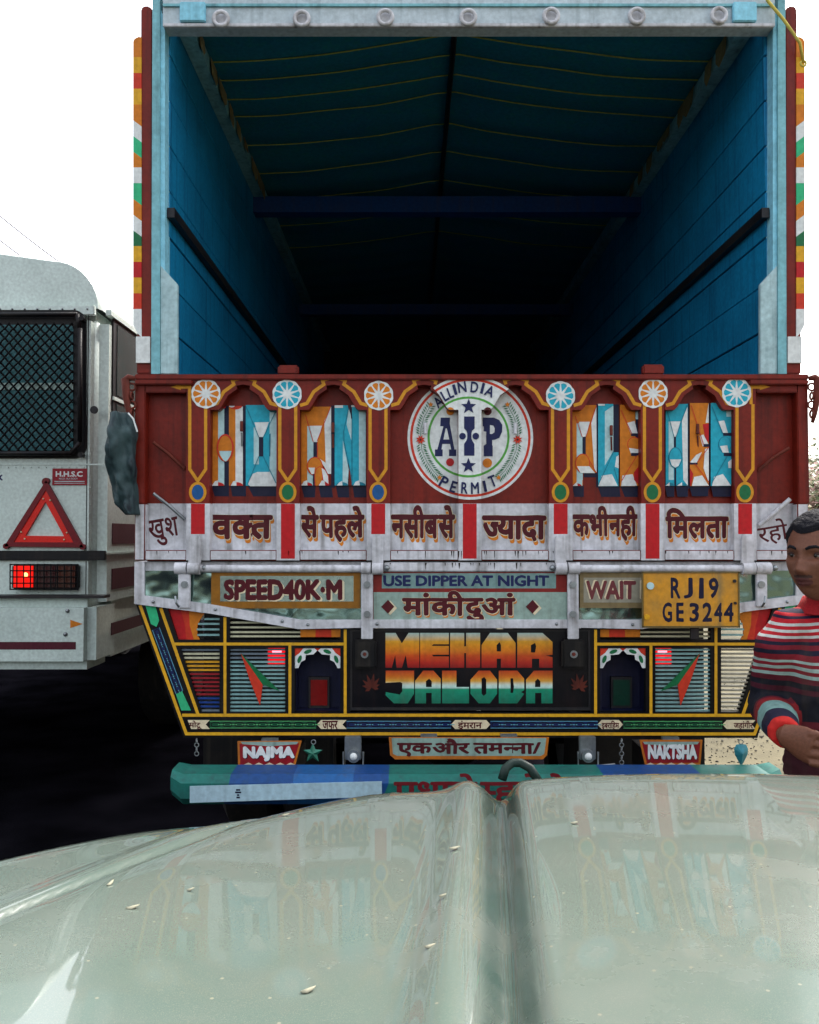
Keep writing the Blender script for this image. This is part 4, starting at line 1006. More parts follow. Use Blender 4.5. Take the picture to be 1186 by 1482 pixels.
for x, lab in ((285, 'thin steel chain hanging below the left corner of the painted frame'), (900, 'short bright chain hanging left of the right name plate')):
    h = empty('hanging_chain', W(x, 1069, YT - .03), lab, 'chain', 'chains hanging under the truck frame')
    for j in range(6 if x == 900 else 4): G().torus(W(x, 1072 + j * 6.3, YT - .03), .0075, .0018, 'y' if j % 2 else 'x', 12, 6).build('chain_link', galv, h, smooth=True)
# dirty sack
sackm = mat('grimy grey plastic', '34484a', .5, wear=.8, dirt='10161f', scale=9, bump=.3)
vs = []; fs = []; n = 36; rows = 44
for j in range(rows + 1):
    t = j / rows; y = 597 + t * 148
    lft = 160 + (4 * t if t < .3 else 1.2 + 6 * (t - .3)) + 2.5 * math.sin(t * 9); rgt = 186 + 11 * min(1, t * 4) + 1.6 * math.sin(t * 12)
    if t > .9: lft += (t - .9) * 150; 
    c = W((lft + rgt) / 2, y, YT - .02); rx = (rgt - lft) / 2 / 400
    for i in range(n):
        a = 2 * math.pi * i / n
        p = c + Vector((rx * math.cos(a), .045 * math.sin(a) * (.6 + .5 * math.sin(t * 3)), 0))
        d = .034 * noise.noise(Vector((p.x * 14, a * .9, p.z * 9))) + .016 * abs(noise.noise(Vector((p.x * 30, a * 1.8, p.z * 18))))
        fold = .014 * math.sin(a * 5 + t * 7) * t
        p += Vector((math.cos(a) * (d * .4 + fold * .3), math.sin(a) * (d * 2 + fold), 0)); vs.append(p)
for j in range(rows):
    for i in range(n): fs.append([j * n + i, (j + 1) * n + i, (j + 1) * n + (i + 1) % n, j * n + (i + 1) % n])
fs += [list(range(n)), list(reversed([rows * n + i for i in range(n)]))]
sk = mesh_obj('hanging_sack', vs, fs, sackm, smooth=True); tag(sk, 'grimy grey plastic sack tied to the hook at the left end of the tailgate', 'sack')
rod('tie_string', [W(186, 598, YT - .04), W(193, 606, YT - .05), W(199, 625, YT - .05)], .003, pwhite, sk)
rp_ = G().tube([W(1098, -25, YT - .05), W(1112, 2, YT - .05), W(1134, 28, YT - .04), W(1158, 62, YT - .03), W(1163, 90, YT)], .0055, 8).build('yellow_rope', mat('yellow rope', 'c9b85a', .8, wear=.2), smooth=True)
tag(rp_, 'pale yellow rope slanting across the top right corner of the truck', 'rope')
G().torus(W(1163, 92, YT), .01, .004).build('knot', MATS['yellow rope'], rp_, smooth=True)

# ================================================================== BUS
YU = 4.6
bus = empty('white_bus', (-2.85, YU + 3, 0), 'white bus with mesh covered rear window standing left of the truck', 'bus')
bm_ = mat('bus white paint', 'c3d2cb', .35, wear=.28, dirt='6d7f76', scale=3, coat=.3, streak=False)
bmaroon = mat('bus maroon stripe', '4e1226', .4, wear=.2); brub = mat('bus black rubber', '0a0c12', .45, wear=.2)
Xr = W(150, 600, YU).x; Xl = Xr - 2.35
def prof_(Y, z0, inset=0, top=True):
    zt_ = W(0, 445, YU).z; r = .0
    P = [(Xl + inset, z0), (Xr - inset, z0), (Xr - inset, zt_)]
    return P
ztw = W(0, 445, YU).z; zbw = W(0, 812, YU).z
# lower body shell
g = G().box((Xl, YU, W(0, 866, YU).z - .1), (Xr, YU + 7.5, ztw)); g.build('body', bm_, bus, bevel=.075, seg=5)
# roof: domed section
rp2 = []; zr0 = ztw; 
for a in range(0, 91, 10): rp2.append((Xr - .03 - .26 * (1 - math.cos(R(a))), zr0 + .29 * math.sin(R(a))))
cen = [(Xr - .6, zr0 + .335), (Xr - 1.2, zr0 + .36)]
full = rp2 + cen; full = full + [(Xl + Xr - x, z) for x, z in reversed(full[:-1])]
vs = []; fs = []; n = len(full)
for yy, k in ((YU + .03, .93), (YU + .06, .975), (YU + .16, 1), (YU + 7.4, 1)):
    for x, z in full:
        xm_ = (Xl + Xr) / 2; vs.append((xm_ + (x - xm_) * (1 if k == 1 else .985 + (k - .93) * .2), yy, zr0 + (z - zr0) * k))
for j in range(3):
    for i in range(n - 1): fs.append([j * n + i, j * n + i + 1, (j + 1) * n + i + 1, (j + 1) * n + i])
fs.append(list(reversed(range(n))))
mesh_obj('roof', vs, fs, bm_, bus, smooth=50)
G().box((Xl + .02, YU - .012, ztw - .045), (W(138, 440, YU).x, YU + .02, ztw + .012)).build('drip_rail', bm_, bus, bevel=.005)
for i in range(9): G().ball((W(128 - i * 18, 438, YU).x, YU - .014, ztw - .012), .006, 8).build('rivet', galv, bus, smooth=True)
G().box((Xr - .01, YU + .05, ztw - .03), (Xr + .02, YU + 7.4, ztw)).build('drip_rail', bm_, bus)
# rear window
def rrect(x0, y0, x1, y1, r, n=6):
    P = []
    for cx_, cy_, a0 in ((x1 - r, y0 + r, -90), (x1 - r, y1 - r, 0), (x0 + r, y1 - r, 90), (x0 + r, y0 + r, 180)):
        for i in range(n + 1): P.append((cx_ + r * math.cos(R(a0 + 90 * i / n)), cy_ + r * math.sin(R(a0 + 90 * i / n))))
    return P
wf = G().ppoly(rrect(-330, 448, 124, 663, 18), YU - .02, .03).build('rear_window', brub, bus, bevel=.006)
gl = mat('bus window glass', '3f7278', .35, wear=.25, dirt='3a5a5e', streak=False, bump=0)
G().ppoly(rrect(-318, 470, 106, 652, 6), YU - .024, .004).build('pane', gl, wf)
G().pbox(-318, 554, 106, 564, YU - .03, .006).build('inner_rail', mat('bus rail white', '9db5ae', .4), wf)
# seats seen behind the glass
# wire mesh guard
g = G(); x0, y0, x1, y1 = -20, 468, 106, 652
wiremat = mat('black wire', '05080c', .95, 0, wear=.1)
for k in range(-20, 40):
    for s in (1, -1):
        cst = k * 13.0
        # line: x - s*y*.95 = c
        pts = []
        for y in (y0, y1):
            pts.append((cst + 150 * (1 if s > 0 else -1) * 0 + s * (y - y0) * .93 + (0 if s > 0 else 170), y))
        (xa, ya), (xb, yb) = pts
        q = []
        for t in (0, 1): q.append((xa + (xb - xa) * t, ya + (yb - ya) * t))
        # clip to x-range
        def at(x): return ya + (yb - ya) * (x - xa) / (xb - xa)
        lo, hi = (xa, xb) if xa < xb else (xb, xa)
        l2, h2 = max(lo, x0), min(hi, x1)
        if h2 - l2 < 2: continue
        P = []
        m_ = 10
        for i in range(m_ + 1):
            x = l2 + (h2 - l2) * i / m_; P.append(W(x, at(x), YU - .045 + (.006 if s > 0 else 0)) + Vector((0, random.uniform(-.003, .003), random.uniform(-.004, .004))))
        g.tube(P, .0052, 5, cap=False)
tag(g.build('wire_mesh', wiremat, wf), kind='stuff')
g = G()
for (a, b) in (((-20, 455), (112, 455)), ((112, 455), (116, 475)), ((116, 475), (116, 640)), ((116, 640), (104, 656)), ((104, 656), (-20, 656))): g.tube([W(*a, YU - .05), W(*b, YU - .05)], .013, 8)
g.build('guard_frame', brub, wf, smooth=True)
for x, y in ((118, 460), (116, 658)): G().disc(W(x, y, YU - .06), .015, .04, 6).build('bolt', brub, wf)
# side window
sw = G().box((Xr - .005, 4.72, 1.9), (Xr + .008, 6.1, 2.83)).build('side_window', brub, bus, bevel=.003)
G().box((Xr + .006, 4.78, 2.36), (Xr + .011, 6.02, 2.77)).build('pane', mat('bus side glass', '233a38', .04, wear=.05, streak=False, bump=0), sw)
G().box((Xr + .006, 4.78, 1.95), (Xr + .011, 6.02, 2.31)).build('pane', MATS['bus side glass'], sw)
G().box((Xr + .006, 4.72, 2.325), (Xr + .016, 6.1, 2.345)).build('divider', bm_, sw)
for z0, z1 in ((1.5, 1.62), (1.24, 1.36), (.98, 1.05)): G().box((Xr + .001, 4.75, z0), (Xr + .004, YU + 7, z1)).build('side_stripe', bmaroon, bus)
rv = G()
for i in range(22): rv.ball(W(122 - i * 11, 676.5, YU - .004), .0035, 6)
for i in range(26): rv.ball(W(131, 470 + i * 12.4, YU), .0032, 6)
for i in range(14): rv.ball(W(120 - i * 16, 858, YU - .002), .0035, 6)
tag(rv.build('rivet_rows', bm_, bus, smooth=True), kind='stuff')
# skirt, trim, bumper
G().pbox(-460, 797, 152, 811, YU - .02, .03).build('rubber_strip', brub, bus, bevel=.004)
G().box((Xr - .02, YU - .01, W(0, 803, YU).z), (Xr + .012, YU + 7, W(0, 803, YU).z + .012)).build('trim_line', bm_, bus)
for x in (126, ): G().pbox(x, 450, x + 1.3, 797, YU - .0015, .002).build('seam', darkmet, bus)
G().pbox(124, 812, 125.3, 862, YU - .0015, .002).build('seam', darkmet, bus)
G().pbox(-460, 671, 150, 673, YU - .004, .006).build('rain_strip', bm_, bus)
zb1, zb2 = W(0, 866, YU - .1).z, W(0, 970, YU - .1).z
bb = G().box((Xl - .01, YU - .12, zb2), (Xr - .0, YU + .25, zb1)).build('rear_bumper', bm_, bus, bevel=.05, seg=4)
G().box((Xl, YU + .2, zb2 + .03), (Xr - .02, YU + 7.4, zb1)).build('skirt', bm_, bus)
Art(YU - .121).rect(-300, 929, 110, 940, bmaroon).build('bumper_stripe', bb)
Art(YU - .121).poly([(102, 897), (120, 903), (102, 909)], org).build('arrow_mark', bb)
for x, y in ((98, 884), (95, 918)): G().ball(W(x, y, YU - .121), .012, 8).build('bolt', galv, bb, smooth=True)
G().pbox(-460, 862, 150, 866, YU - .115, .1).build('bumper_gap', darkmet, bb)
# warning triangle
def trg(P, Y, d, m, name, par):
    o = G().ppoly(P, Y, d).build(name, m, par, bevel=.002); return o
redr = mat('red reflector plastic', 'd8261c', .3, wear=.1, bump=.3, fine=250); redd = mat('dark red plastic', '6d141e', .4, wear=.15)
def ringtri(o, i, Y, d, m, name, par):
    g_ = G()
    for k in range(3):
        j = (k + 1) % 3; g_.ppoly([o[k], o[j], i[j], i[k]], Y, d)
    return g_.build(name, m, par)
O3 = [(67, 695), (121.5, 792.5), (6, 791)]; M3 = [(66.5, 709), (106.5, 785), (20, 784.5)]; I3 = [(65.8, 726), (93, 776), (36.7, 775.3)]
tr_ = ringtri(O3, M3, YU - .02, .02, redd, 'warning_triangle', bus); ringtri(M3, I3, YU - .015, .015, redr, 'reflector_band', tr_)
for x, y in ((67, 695.5), (119.5, 791.5), (8.5, 790.5)): G().disc(W(x, y, YU - .02), .016, .02, 16).build('corner_cap', redd, tr_)
for x, y in ((63, 722), (73, 724), (31, 770), (97, 771), (36, 780), (93, 781)): G().ball(W(x, y, YU - .02), .005, 8).build('rivet', cream, tr_, smooth=True)
# maker's plate
mp_ = G().pbox(76, 678, 126, 702, YU - .006, .006).build('builder_plate', mat('plate dark red', '8a1524', .4, wear=.15), bus)
A = Art(YU - .006); A.raw(fit(glyph_tris('H.H.S.C', .05), 81, 682, 120, 690), pwhite); A.raw(fit(glyph_tris('REGD. BUS BODY', .0), 86, 691.6, 113, 694), pale); A.raw(fit(glyph_tris('STAR', .0), 200, 600, 201, 601), pale) if False else None
A.rect(79, 696.2, 123, 697.2, pale); A.rect(79, 699, 123, 699.7, pale); A.build('lettering', mp_)
Art(YU).raw(fit(glyph_tris('x', .04), -5, 687, 4.5, 695.5), navy2).build('lettering', bus)
for x, y in ((136, 593), (66, 697)): G().disc(W(x, y, YU - .012), .022, .012, 16).build('lock' if x > 100 else 'knob', darkmet if x > 100 else redd, bus, bevel=.003)
# tail light cluster with wire guard
tl = G().pbox(17, 817, 112, 853, YU - .05, .05).build('tail_light', brub, bus, bevel=.008)
lm = mat('bus lit lens', 'd02018', .3, wear=0, emit='ff1408', es=.25); 
G().pbox(20, 819, 48, 850, YU - .055, .006).build('lens', lm, tl); G().pbox(50, 819, 80, 850, YU - .055, .006).build('lens', mat('dark red lens', '3a0b14', .2), tl); G().pbox(82, 819, 109, 850, YU - .055, .006).build('lens', mat('dark amber lens', '4a1c10', .2), tl)
G().ball(W(38, 832, YU - .05), .014).build('bulb', mat('bulb', 'ffd080', .3, emit='ffb060', es=1.2), tl, smooth=True)
g = G()
for y in (817, 826, 835, 844, 853): g.tube([W(15, y, YU - .07), W(113, y, YU - .07)], .0035, 5)
for i in range(11): g.tube([W(15 + i * 9.8, 816, YU - .072), W(15 + i * 9.8, 854, YU - .072)], .0035, 5)
g.build('wire_guard', wiremat, tl)
# wheels and underbody so that nothing floats
def bwheel(x, y):
    g_ = G().tube([(x, y, .48), (x + .3, y, .48)], .48, 32); o = g_.build('wheel', rubber, bus, bevel=.04)
for x in (Xl + .08, Xr - .4):
    for y in (YU + 2.3, YU + 6.3): bwheel(x, y)
G().box((Xl + .4, YU + .9, .72), (Xr - .5, YU + 7, zb2 + .05)).build('underbody', darkmet, bus)

# ================================================================== JEEP BONNET
car = empty('jeep_bonnet', (0.1, 1.1, 0), 'dusty pale green car bonnet with raised centre rib filling the foreground', 'car')
paint = mat('dusty sage car paint', '54625a', .2, .0, wear=.35, dirt='6a6860', scale=6, bump=.02, streak=False, coat=1.0, fine=500)
paint.node_tree.nodes['Principled BSDF'].inputs['Coat Roughness'].default_value = .03
for n_ in paint.node_tree.nodes:
    if n_.type == 'MAP_RANGE' and abs(n_.inputs['To Min'].default_value - .86) < .001: n_.inputs['To Min'].default_value = .96; n_.inputs['To Max'].default_value = 1.04
t_ = paint.node_tree; at_ = t_.nodes.new('ShaderNodeAttribute'); at_.attribute_name = 'band'
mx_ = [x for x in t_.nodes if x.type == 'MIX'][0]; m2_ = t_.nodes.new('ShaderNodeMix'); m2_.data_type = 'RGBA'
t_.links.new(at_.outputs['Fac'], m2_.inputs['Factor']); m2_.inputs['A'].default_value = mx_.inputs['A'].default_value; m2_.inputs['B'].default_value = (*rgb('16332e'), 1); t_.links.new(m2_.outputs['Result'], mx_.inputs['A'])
FRONT = [(-1.02, .70), (-.92, .88), (-.80, 1.06), (-.62, 1.25), (-.45, 1.385), (-.26, 1.475), (-.05, 1.60), (.15, 1.63), (.35, 1.645), (.6, 1.64), (.85, 1.60), (1.05, 1.48), (1.2, 1.25), (1.28, 1.0)]
def lerp_path(P, t):
    t *= len(P) - 1; k = min(int(t), len(P) - 2); u = t - k
    def cr(a, b, c, d): return .5 * (2 * b + (c - a) * u + (2 * a - 5 * b + 4 * c - d) * u * u + (3 * b - a - 3 * c + d) * u ** 3)
    g_ = lambda i: P[max(0, min(len(P) - 1, i))]
    return [cr(g_(k - 1)[j], g_(k)[j], g_(k + 1)[j], g_(k + 2)[j]) for j in range(len(P[0]))]
HZ = [(-1.02, 1.07), (-.92, 1.085), (-.8, 1.09), (-.62, 1.09), (-.45, 1.084), (-.26, 1.070), (-.05, 1.069), (.15, 1.068), (.35, 1.078), (.6, 1.084), (.85, 1.086), (1.05, 1.08), (1.2, 1.06), (1.28, 1.04)]
def seam_x(y): return -.49 + (y - 1.0) * (.23 / .45)
def hood_h(x, y):
    h = 0
    xc = .085 + (y - .8) * .095                    # centre line runs away to the right of the car's axis
    d = x - xc
    # raised rib with a hollow beside it
    h += .020 * math.exp(-((d + .05) / .034) ** 2)
    h += -.020 * math.exp(-((d - .012) / .024) ** 2)
    h += .016 / (1 + math.exp(-(d - .036) / .005))
    h += .010 / (1 + math.exp((y - (1.575 + .02 * x)) / .0018)) - .010
    h += .006 * math.cos(min(1.5, abs(x - .1)) * 1.2) - .008 * (x - .1) ** 2
    ds = (x - seam_x(y)) * .89
    h -= .012 / (1 + math.exp(ds / .016))          # fender sits lower than the bonnet
    h -= .010 * math.exp(-(ds / .007) ** 2)
    h += .004 * math.exp(-((ds + .03) / .02) ** 2)
    return h
NX, NY = 360, 90
vs = []; fs = []
for i in range(NX + 1):
    t = i / NX; xf, yf = lerp_path(FRONT, t); _, zf_ = lerp_path(HZ, t)
    xb_ = -.95 + 2.05 * t; yb_ = .42
    # outward direction at the front edge
    a = lerp_path(FRONT, max(0, t - .01)); b = lerp_path(FRONT, min(1, t + .01)); tv = Vector((b[0] - a[0], b[1] - a[1])).normalized(); nv = Vector((-tv.y, tv.x))
    for j in range(NY + 1):
        s = j / NY
        x = xb_ + (xf - xb_) * s; y = yb_ + (yf - yb_) * s
        z = zf_ + (1 - s) * .035 + hood_h(x, y) - .016 * max(0, (s - .9) / .1) ** 2
        vs.append((x, y, z))
    x, y, z = vs[-1]
    for k in range(1, 9):
        q = R(90 * k / 8); vs.append((x + nv.x * .04 * math.sin(q), y + nv.y * .04 * math.sin(q), z - .045 * (1 - math.cos(q)) - .01 * k / 8))
    for k in range(1, 4): vs.append((x + nv.x * .045, y + nv.y * .045, z - .055 - .12 * k))
M_ = NY + 1 + 8 + 3
for i in range(NX):
    for j in range(M_ - 1): fs.append([i * M_ + j, (i + 1) * M_ + j, (i + 1) * M_ + j + 1, i * M_ + j + 1])
# settled dust and dried specks on the paint
n_ = t_.nodes; pr = n_['Principled BSDF']; tc_ = [x for x in n_ if x.type == 'TEX_COORD'][0]
vo = n_.new('ShaderNodeTexVoronoi'); vo.inputs['Scale'].default_value = 55; t_.links.new(tc_.outputs['Object'], vo.inputs['Vector'])
nn_ = n_.new('ShaderNodeTexNoise'); nn_.inputs['Scale'].default_value = 900; nn_.inputs['Detail'].default_value = 3; t_.links.new(tc_.outputs['Object'], nn_.inputs['Vector'])
r1 = n_.new('ShaderNodeMapRange'); r1.inputs['From Min'].default_value = .13; r1.inputs['From Max'].default_value = .08; t_.links.new(vo.outputs['Distance'], r1.inputs['Value'])
sc_ = n_.new('ShaderNodeSeparateColor'); t_.links.new(vo.outputs['Color'], sc_.inputs[0])
g1 = n_.new('ShaderNodeMath'); g1.operation = 'GREATER_THAN'; g1.inputs[1].default_value = .82; t_.links.new(sc_.outputs[0], g1.inputs[0])
m1_ = n_.new('ShaderNodeMath'); m1_.operation = 'MULTIPLY'; t_.links.new(r1.outputs[0], m1_.inputs[0]); t_.links.new(g1.outputs[0], m1_.inputs[1])
r2_ = n_.new('ShaderNodeMapRange'); r2_.inputs['From Min'].default_value = .52; r2_.inputs['From Max'].default_value = .72; r2_.inputs['To Max'].default_value = .5; t_.links.new(nn_.outputs['Fac'], r2_.inputs['Value'])
mxx = n_.new('ShaderNodeMath'); mxx.operation = 'MAXIMUM'; t_.links.new(m1_.outputs[0], mxx.inputs[0]); t_.links.new(r2_.outputs[0], mxx.inputs[1])
old = pr.inputs['Base Color'].links[0].from_socket; dm = n_.new('ShaderNodeMix'); dm.data_type = 'RGBA'
sm = n_.new('ShaderNodeMath'); sm.operation = 'MULTIPLY'; sm.inputs[1].default_value = .6; t_.links.new(mxx.outputs[0], sm.inputs[0])
t_.links.new(sm.outputs[0], dm.inputs['Factor']); t_.links.new(old, dm.inputs['A']); dm.inputs['B'].default_value = (*rgb('8a8570'), 1); t_.links.new(dm.outputs['Result'], pr.inputs['Base Color'])
cw = n_.new('ShaderNodeMapRange'); cw.inputs['To Min'].default_value = 1; cw.inputs['To Max'].default_value = .25; t_.links.new(mxx.outputs[0], cw.inputs['Value']); t_.links.new(cw.outputs[0], pr.inputs['Coat Weight'])
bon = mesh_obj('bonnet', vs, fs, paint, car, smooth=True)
sa_ = bon.data.attributes.new('band', 'FLOAT', 'POINT')
def band(v):  # darker teal along the hollow beside the rib, softer on its left edge
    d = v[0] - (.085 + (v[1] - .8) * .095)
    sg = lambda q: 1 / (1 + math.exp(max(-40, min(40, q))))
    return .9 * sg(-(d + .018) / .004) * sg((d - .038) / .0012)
sa_.data.foreach_set('value', [band(v) for v in vs])
G().box((-1.0, .3, .1), (1.15, .9, .98)).build('front_body', darkmet, car)
for x in (-.85, .8):
    g_ = G().tube([(x, .75, .34), (x + .2, .75, .34)], .34, 28); g_.build('wheel', rubber, car, bevel=.03)
# rubber loop at the tip of the rib
lp = [W(727, 1128, 1.66), W(732, 1112, 1.67), W(742, 1104, 1.68), W(754, 1104, 1.68), W(768, 1112, 1.67), W(779, 1130, 1.66)]
G().tube(lp, .009, 12).build('bonnet_rib_end', mat('dark green rubber', '0d2420', .4, wear=.2), car, smooth=True)
# dried drops and leaf bits on the paint
leafm = mat('dried petals', '8f8c78', .6, wear=.1, streak=False)
def hood_z(x, y):
    best = None
    o = vs; bd = 9
    for v in vs[::1]:
        d = (v[0] - x) ** 2 + (v[1] - y) ** 2
        if d < bd: bd = d; best = v
    return best[2]
PET = ((197, 1308, .3, 'left one of two close together'), (280, 1283, .1, 'right one of two beside fender seam'), (448, 1425, .4, 'lowest one, left of centre rib'), (657, 1224, .1, 'topmost of three on the rib'),
       (640, 1295, .1, 'middle of three on the rib'), (622, 1363, .2, 'lowest of three on the rib'), (829, 1188, -.1, 'alone on its right half'), (415, 1177, .1, 'farthest one, near front edge'), (165, 1274, 1.2, 'in the fender seam at left'))
for x, y, a, where in PET:
    v_ = (y - 775) / 1200; Yp = .46 / v_; X = (x - 593) / 1200 * Yp
    for it in range(3):
        z = hood_z(X, Yp); Yp = (1.55 - z) / v_; X = (x - 593) / 1200 * Yp
    z = hood_z(X, Yp) + .0015; r = (.0035 + .0028 * ((x * 7) % 10) / 10) if y < 1400 else .006
    ca, sa = math.cos(a), math.sin(a)
    P = [(-1.3, 0, .001), (-.7, .7, 0), (-.1, 1, .0), (.6, .9, .001), (1.2, .5, .002), (1.4, .1, .003), (1, -.5, .002), (.5, -.8, .001), (-.2, -1, 0), (-.9, -.6, 0)]
    g = G(); top = [(X + ca * r * p - sa * r * .5 * q_, Yp + sa * r * p + ca * r * .6 * q_, z + h_) for p, q_, h_ in P]
    g.add(top + [(a_, b_, c_ - .0008) for a_, b_, c_ in top] + [(X, Yp, z + .0022)], [(i, (i + 1) % 10, 20) for i in range(10)] + [(i, 10 + i, 10 + (i + 1) % 10, (i + 1) % 10) for i in range(10)] + [tuple(range(19, 9, -1))])
    o = g.build('petal', leafm, smooth=True)
    tag(o, 'small pale petal on car bonnet, ' + where, 'petal', 'dried petals scattered on the bonnet')

# ================================================================== PERSON
PX, PY = 1.14, 2.2
man = empty('person', (PX, PY, 0), 'young man in red striped sweater standing at the right edge and looking left', 'person')
def remesh(g, vox, smooth_it=3):
    me = bpy.data.meshes.new('t'); me.from_pydata(g.v, [], g.f)
    o = bpy.data.objects.new('t', me); COL.objects.link(o)
    md = o.modifiers.new('r', 'REMESH'); md.mode = 'VOXEL'; md.voxel_size = vox; md.use_smooth_shade = True
    if smooth_it: m2_ = o.modifiers.new('s', 'SMOOTH'); m2_.factor = .5; m2_.iterations = smooth_it
    dg = bpy.context.evaluated_depsgraph_get(); dg.update()
    r = bpy.data.meshes.new_from_object(o.evaluated_get(dg)); bpy.data.objects.remove(o)
    v = [x.co.copy() for x in r.vertices]; f = [tuple(p.vertices) for p in r.polygons]; bpy.data.meshes.remove(r)
    return v, f
HC = Vector((1.050, 2.13, 1.496)); HR = Matrix.Rotation(R(-54), 3, 'Z') @ Matrix.Rotation(R(4), 3, 'X')
def gs(x, s): return math.exp(-(x / s) ** 2)
def head_pt(th, ph, k=1.0, raw=False):
    "th: 0 top .. pi bottom; ph: angle, face at -y"
    x = math.sin(th) * math.sin(ph); y = -math.sin(th) * math.cos(ph); z = math.cos(th)
    X, Y_, Z = x * .071 * k, y * .094 * k, z * .112 * k
    if Z < 0:
        t = -Z / .112
        X *= 1 - .34 * t ** 1.4; 
        if Y_ > 0: Y_ *= 1 - .35 * t
        Y_ -= .012 * t
        if Y_ < 0: Y_ *= 1 - .10 * t
    if Z > 0: X *= 1 + .04 * math.sin(Z / .112 * 3); Y_ += .006
    if raw: return Vector((X, Y_, Z))
    fr = max(0, -y)
    # flatten the face a little, brow, sockets, nose, cheeks, lips, chin
    Y_ += .006 * fr * gs(X, .05) * gs(Z + .01, .05)
    Y_ -= .006 * gs(Z - .026, .011) * gs(abs(X) - .026, .026) * fr
    Y_ += .012 * gs(Z - .008, .013) * gs(abs(X) - .031, .017) * fr
    w_ = .0085 + .004 * max(0, min(1, (.012 - Z) / .04))
    Y_ -= (.010 * gs(Z + .002, .022) + .017 * gs(Z + .026, .0125)) * gs(X, w_) * fr
    Y_ -= .007 * gs(Z + .030, .008) * gs(abs(X) - .0125, .006) * fr
    Y_ -= .005 * gs(Z + .016, .02) * gs(abs(X) - .042, .018) * fr
    Y_ -= (.0075 * gs(Z + .0505, .0045) + .0085 * gs(Z + .0615, .0055)) * gs(X, .021) * fr
    Y_ += .004 * gs(Z + .056, .0022) * gs(X, .022) * fr
    Y_ += .003 * gs(Z + .074, .006) * gs(X, .02) * fr
    Y_ -= .010 * gs(Z + .094, .014) * gs(X, .022) * fr
    Y_ -= .004 * gs(Z + .05, .03) * gs(X, .03) * fr
    return Vector((X, Y_, Z))
g = G(); N1, N2 = 88, 120; vs = []; fs = []
for i in range(N1 + 1):
    for k in range(N2): vs.append(HC + HR @ head_pt(math.pi * i / N1, 2 * math.pi * k / N2))
for i in range(N1):
    for k in range(N2): fs.append([i * N2 + k, (i + 1) * N2 + k, (i + 1) * N2 + (k + 1) % N2, i * N2 + (k + 1) % N2])
g.add(vs, fs)
for s in (-1, 1):   # ears
    base = lambda x, y, z: HC + HR @ Vector((x, y, z))
    g.tube([base(s * .070, .012, .026), base(s * .080, .022, .030), base(s * .083, .026, .014), base(s * .080, .02, -.006), base(s * .074, .010, -.024), base(s * .070, .004, -.03)], [.006, .008, .009, .008, .008, .005], 8)
    g.tube([base(s * .066, .008, .02), base(s * .074, .014, .0), base(s * .070, .006, -.02)], [.010, .011, .008], 8)
g.tube([HC + HR @ Vector((0, .022, -.03)), (1.105, 2.185, 1.40), (1.14, 2.21, 1.33)], [.055, .052, .07], 20)
SH, EL, WR = Vector((.995, 2.215, 1.29)), Vector((.982, 2.275, 1.085)), Vector((.918, 2.03, 1.062))
g.tube([(PX + .01, 2.22, 1.30), (PX + .01, 2.22, 1.2), (PX + .01, 2.21, 1.0), (PX + .01, 2.21, .82)], [(.13, .08), (.14, .09), (.13, .085), (.14, .09)], 24)
g.tube([(1.08, 2.215, 1.30), SH, SH.lerp(EL, .5), EL, EL.lerp(WR, .4), WR], [.05, .046, .04, .034, .034, .023], 16)
g.tube([(1.2, 2.215, 1.30), (1.32, 2.22, 1.28), (1.37, 2.24, 1.03), (1.36, 2.16, .80)], [.05, .046, .036, .025], 16)
# hand: palm, four curled fingers, thumb, opening to the right
kn = WR + Vector((.040, -.046, -.018))
g.tube([WR + Vector((-.008, .01, .002)), WR + Vector((.008, -.006, -.002)), WR + Vector((.024, -.026, -.009)), kn], [(.021, .026), (.019, .034), (.016, .042), (.012, .042)], 16)
for i, (dz, L_) in enumerate(((.036, .92), (.0125, 1.04), (-.012, .98), (-.034, .8))):
    b0 = kn + Vector((-.008, .003, dz)); fx = .034 * L_; dr = -.018 + .003 * i
    g.tube([b0, b0 + Vector((.012, -.006, 0)), b0 + Vector((.014 + fx, -.006, dr)), b0 + Vector((.014 + fx * 1.7, .004, dr * 2.2)), b0 + Vector((.014 + fx * 2.1, .018, dr * 3))], [.009, .0098, .0082, .0074, .0055], 10)
g.tube([WR + Vector((.01, .01, -.02)), WR + Vector((.035, .012, -.042)), WR + Vector((.066, .012, -.052)), WR + Vector((.088, .014, -.052))], [.014, .0125, .0105, .007], 10)
oth = Vector((1.36, 2.16, .80))
g.tube([oth, oth + Vector((0, -.01, -.05)), oth + Vector((0, -.015, -.085))], [(.02, .03), (.016, .04), (.012, .036)], 12)
for k in range(4):
    b0 = oth + Vector((.0, -.045 + k * .02, -.08)); g.tube([b0, b0 + Vector((-.004, -.004, -.04)), b0 + Vector((-.016, -.002, -.068))], [.0095, .0085, .006], 8)
g.tube([oth + Vector((-.005, -.03, -.02)), oth + Vector((-.02, -.05, -.05)), oth + Vector((-.025, -.055, -.08))], [.012, .01, .007], 8)
for s in (-1, 1): g.tube([(PX + s * .08, 2.21, .88), (PX + s * .085, 2.19, .48), (PX + s * .09, 2.22, .09)], [.075, .05, .035], 14)
bv, bf = remesh(g, .0033, 1)
skin = mat('brown skin', '6b4434', .42, wear=.25, dirt='4a2c24', streak=False, bump=.12, fine=180)
lipm = mat('lip skin', '54302e', .4, wear=0, streak=False, bump=.05); stub = mat('moustache shadow', '3f2b27', .6, wear=0, streak=False, bump=.1)
body = mesh_obj('body', bv, bf, [skin, lipm, stub], man, smooth=True)
HI = HR.inverted()
org_ = man.location
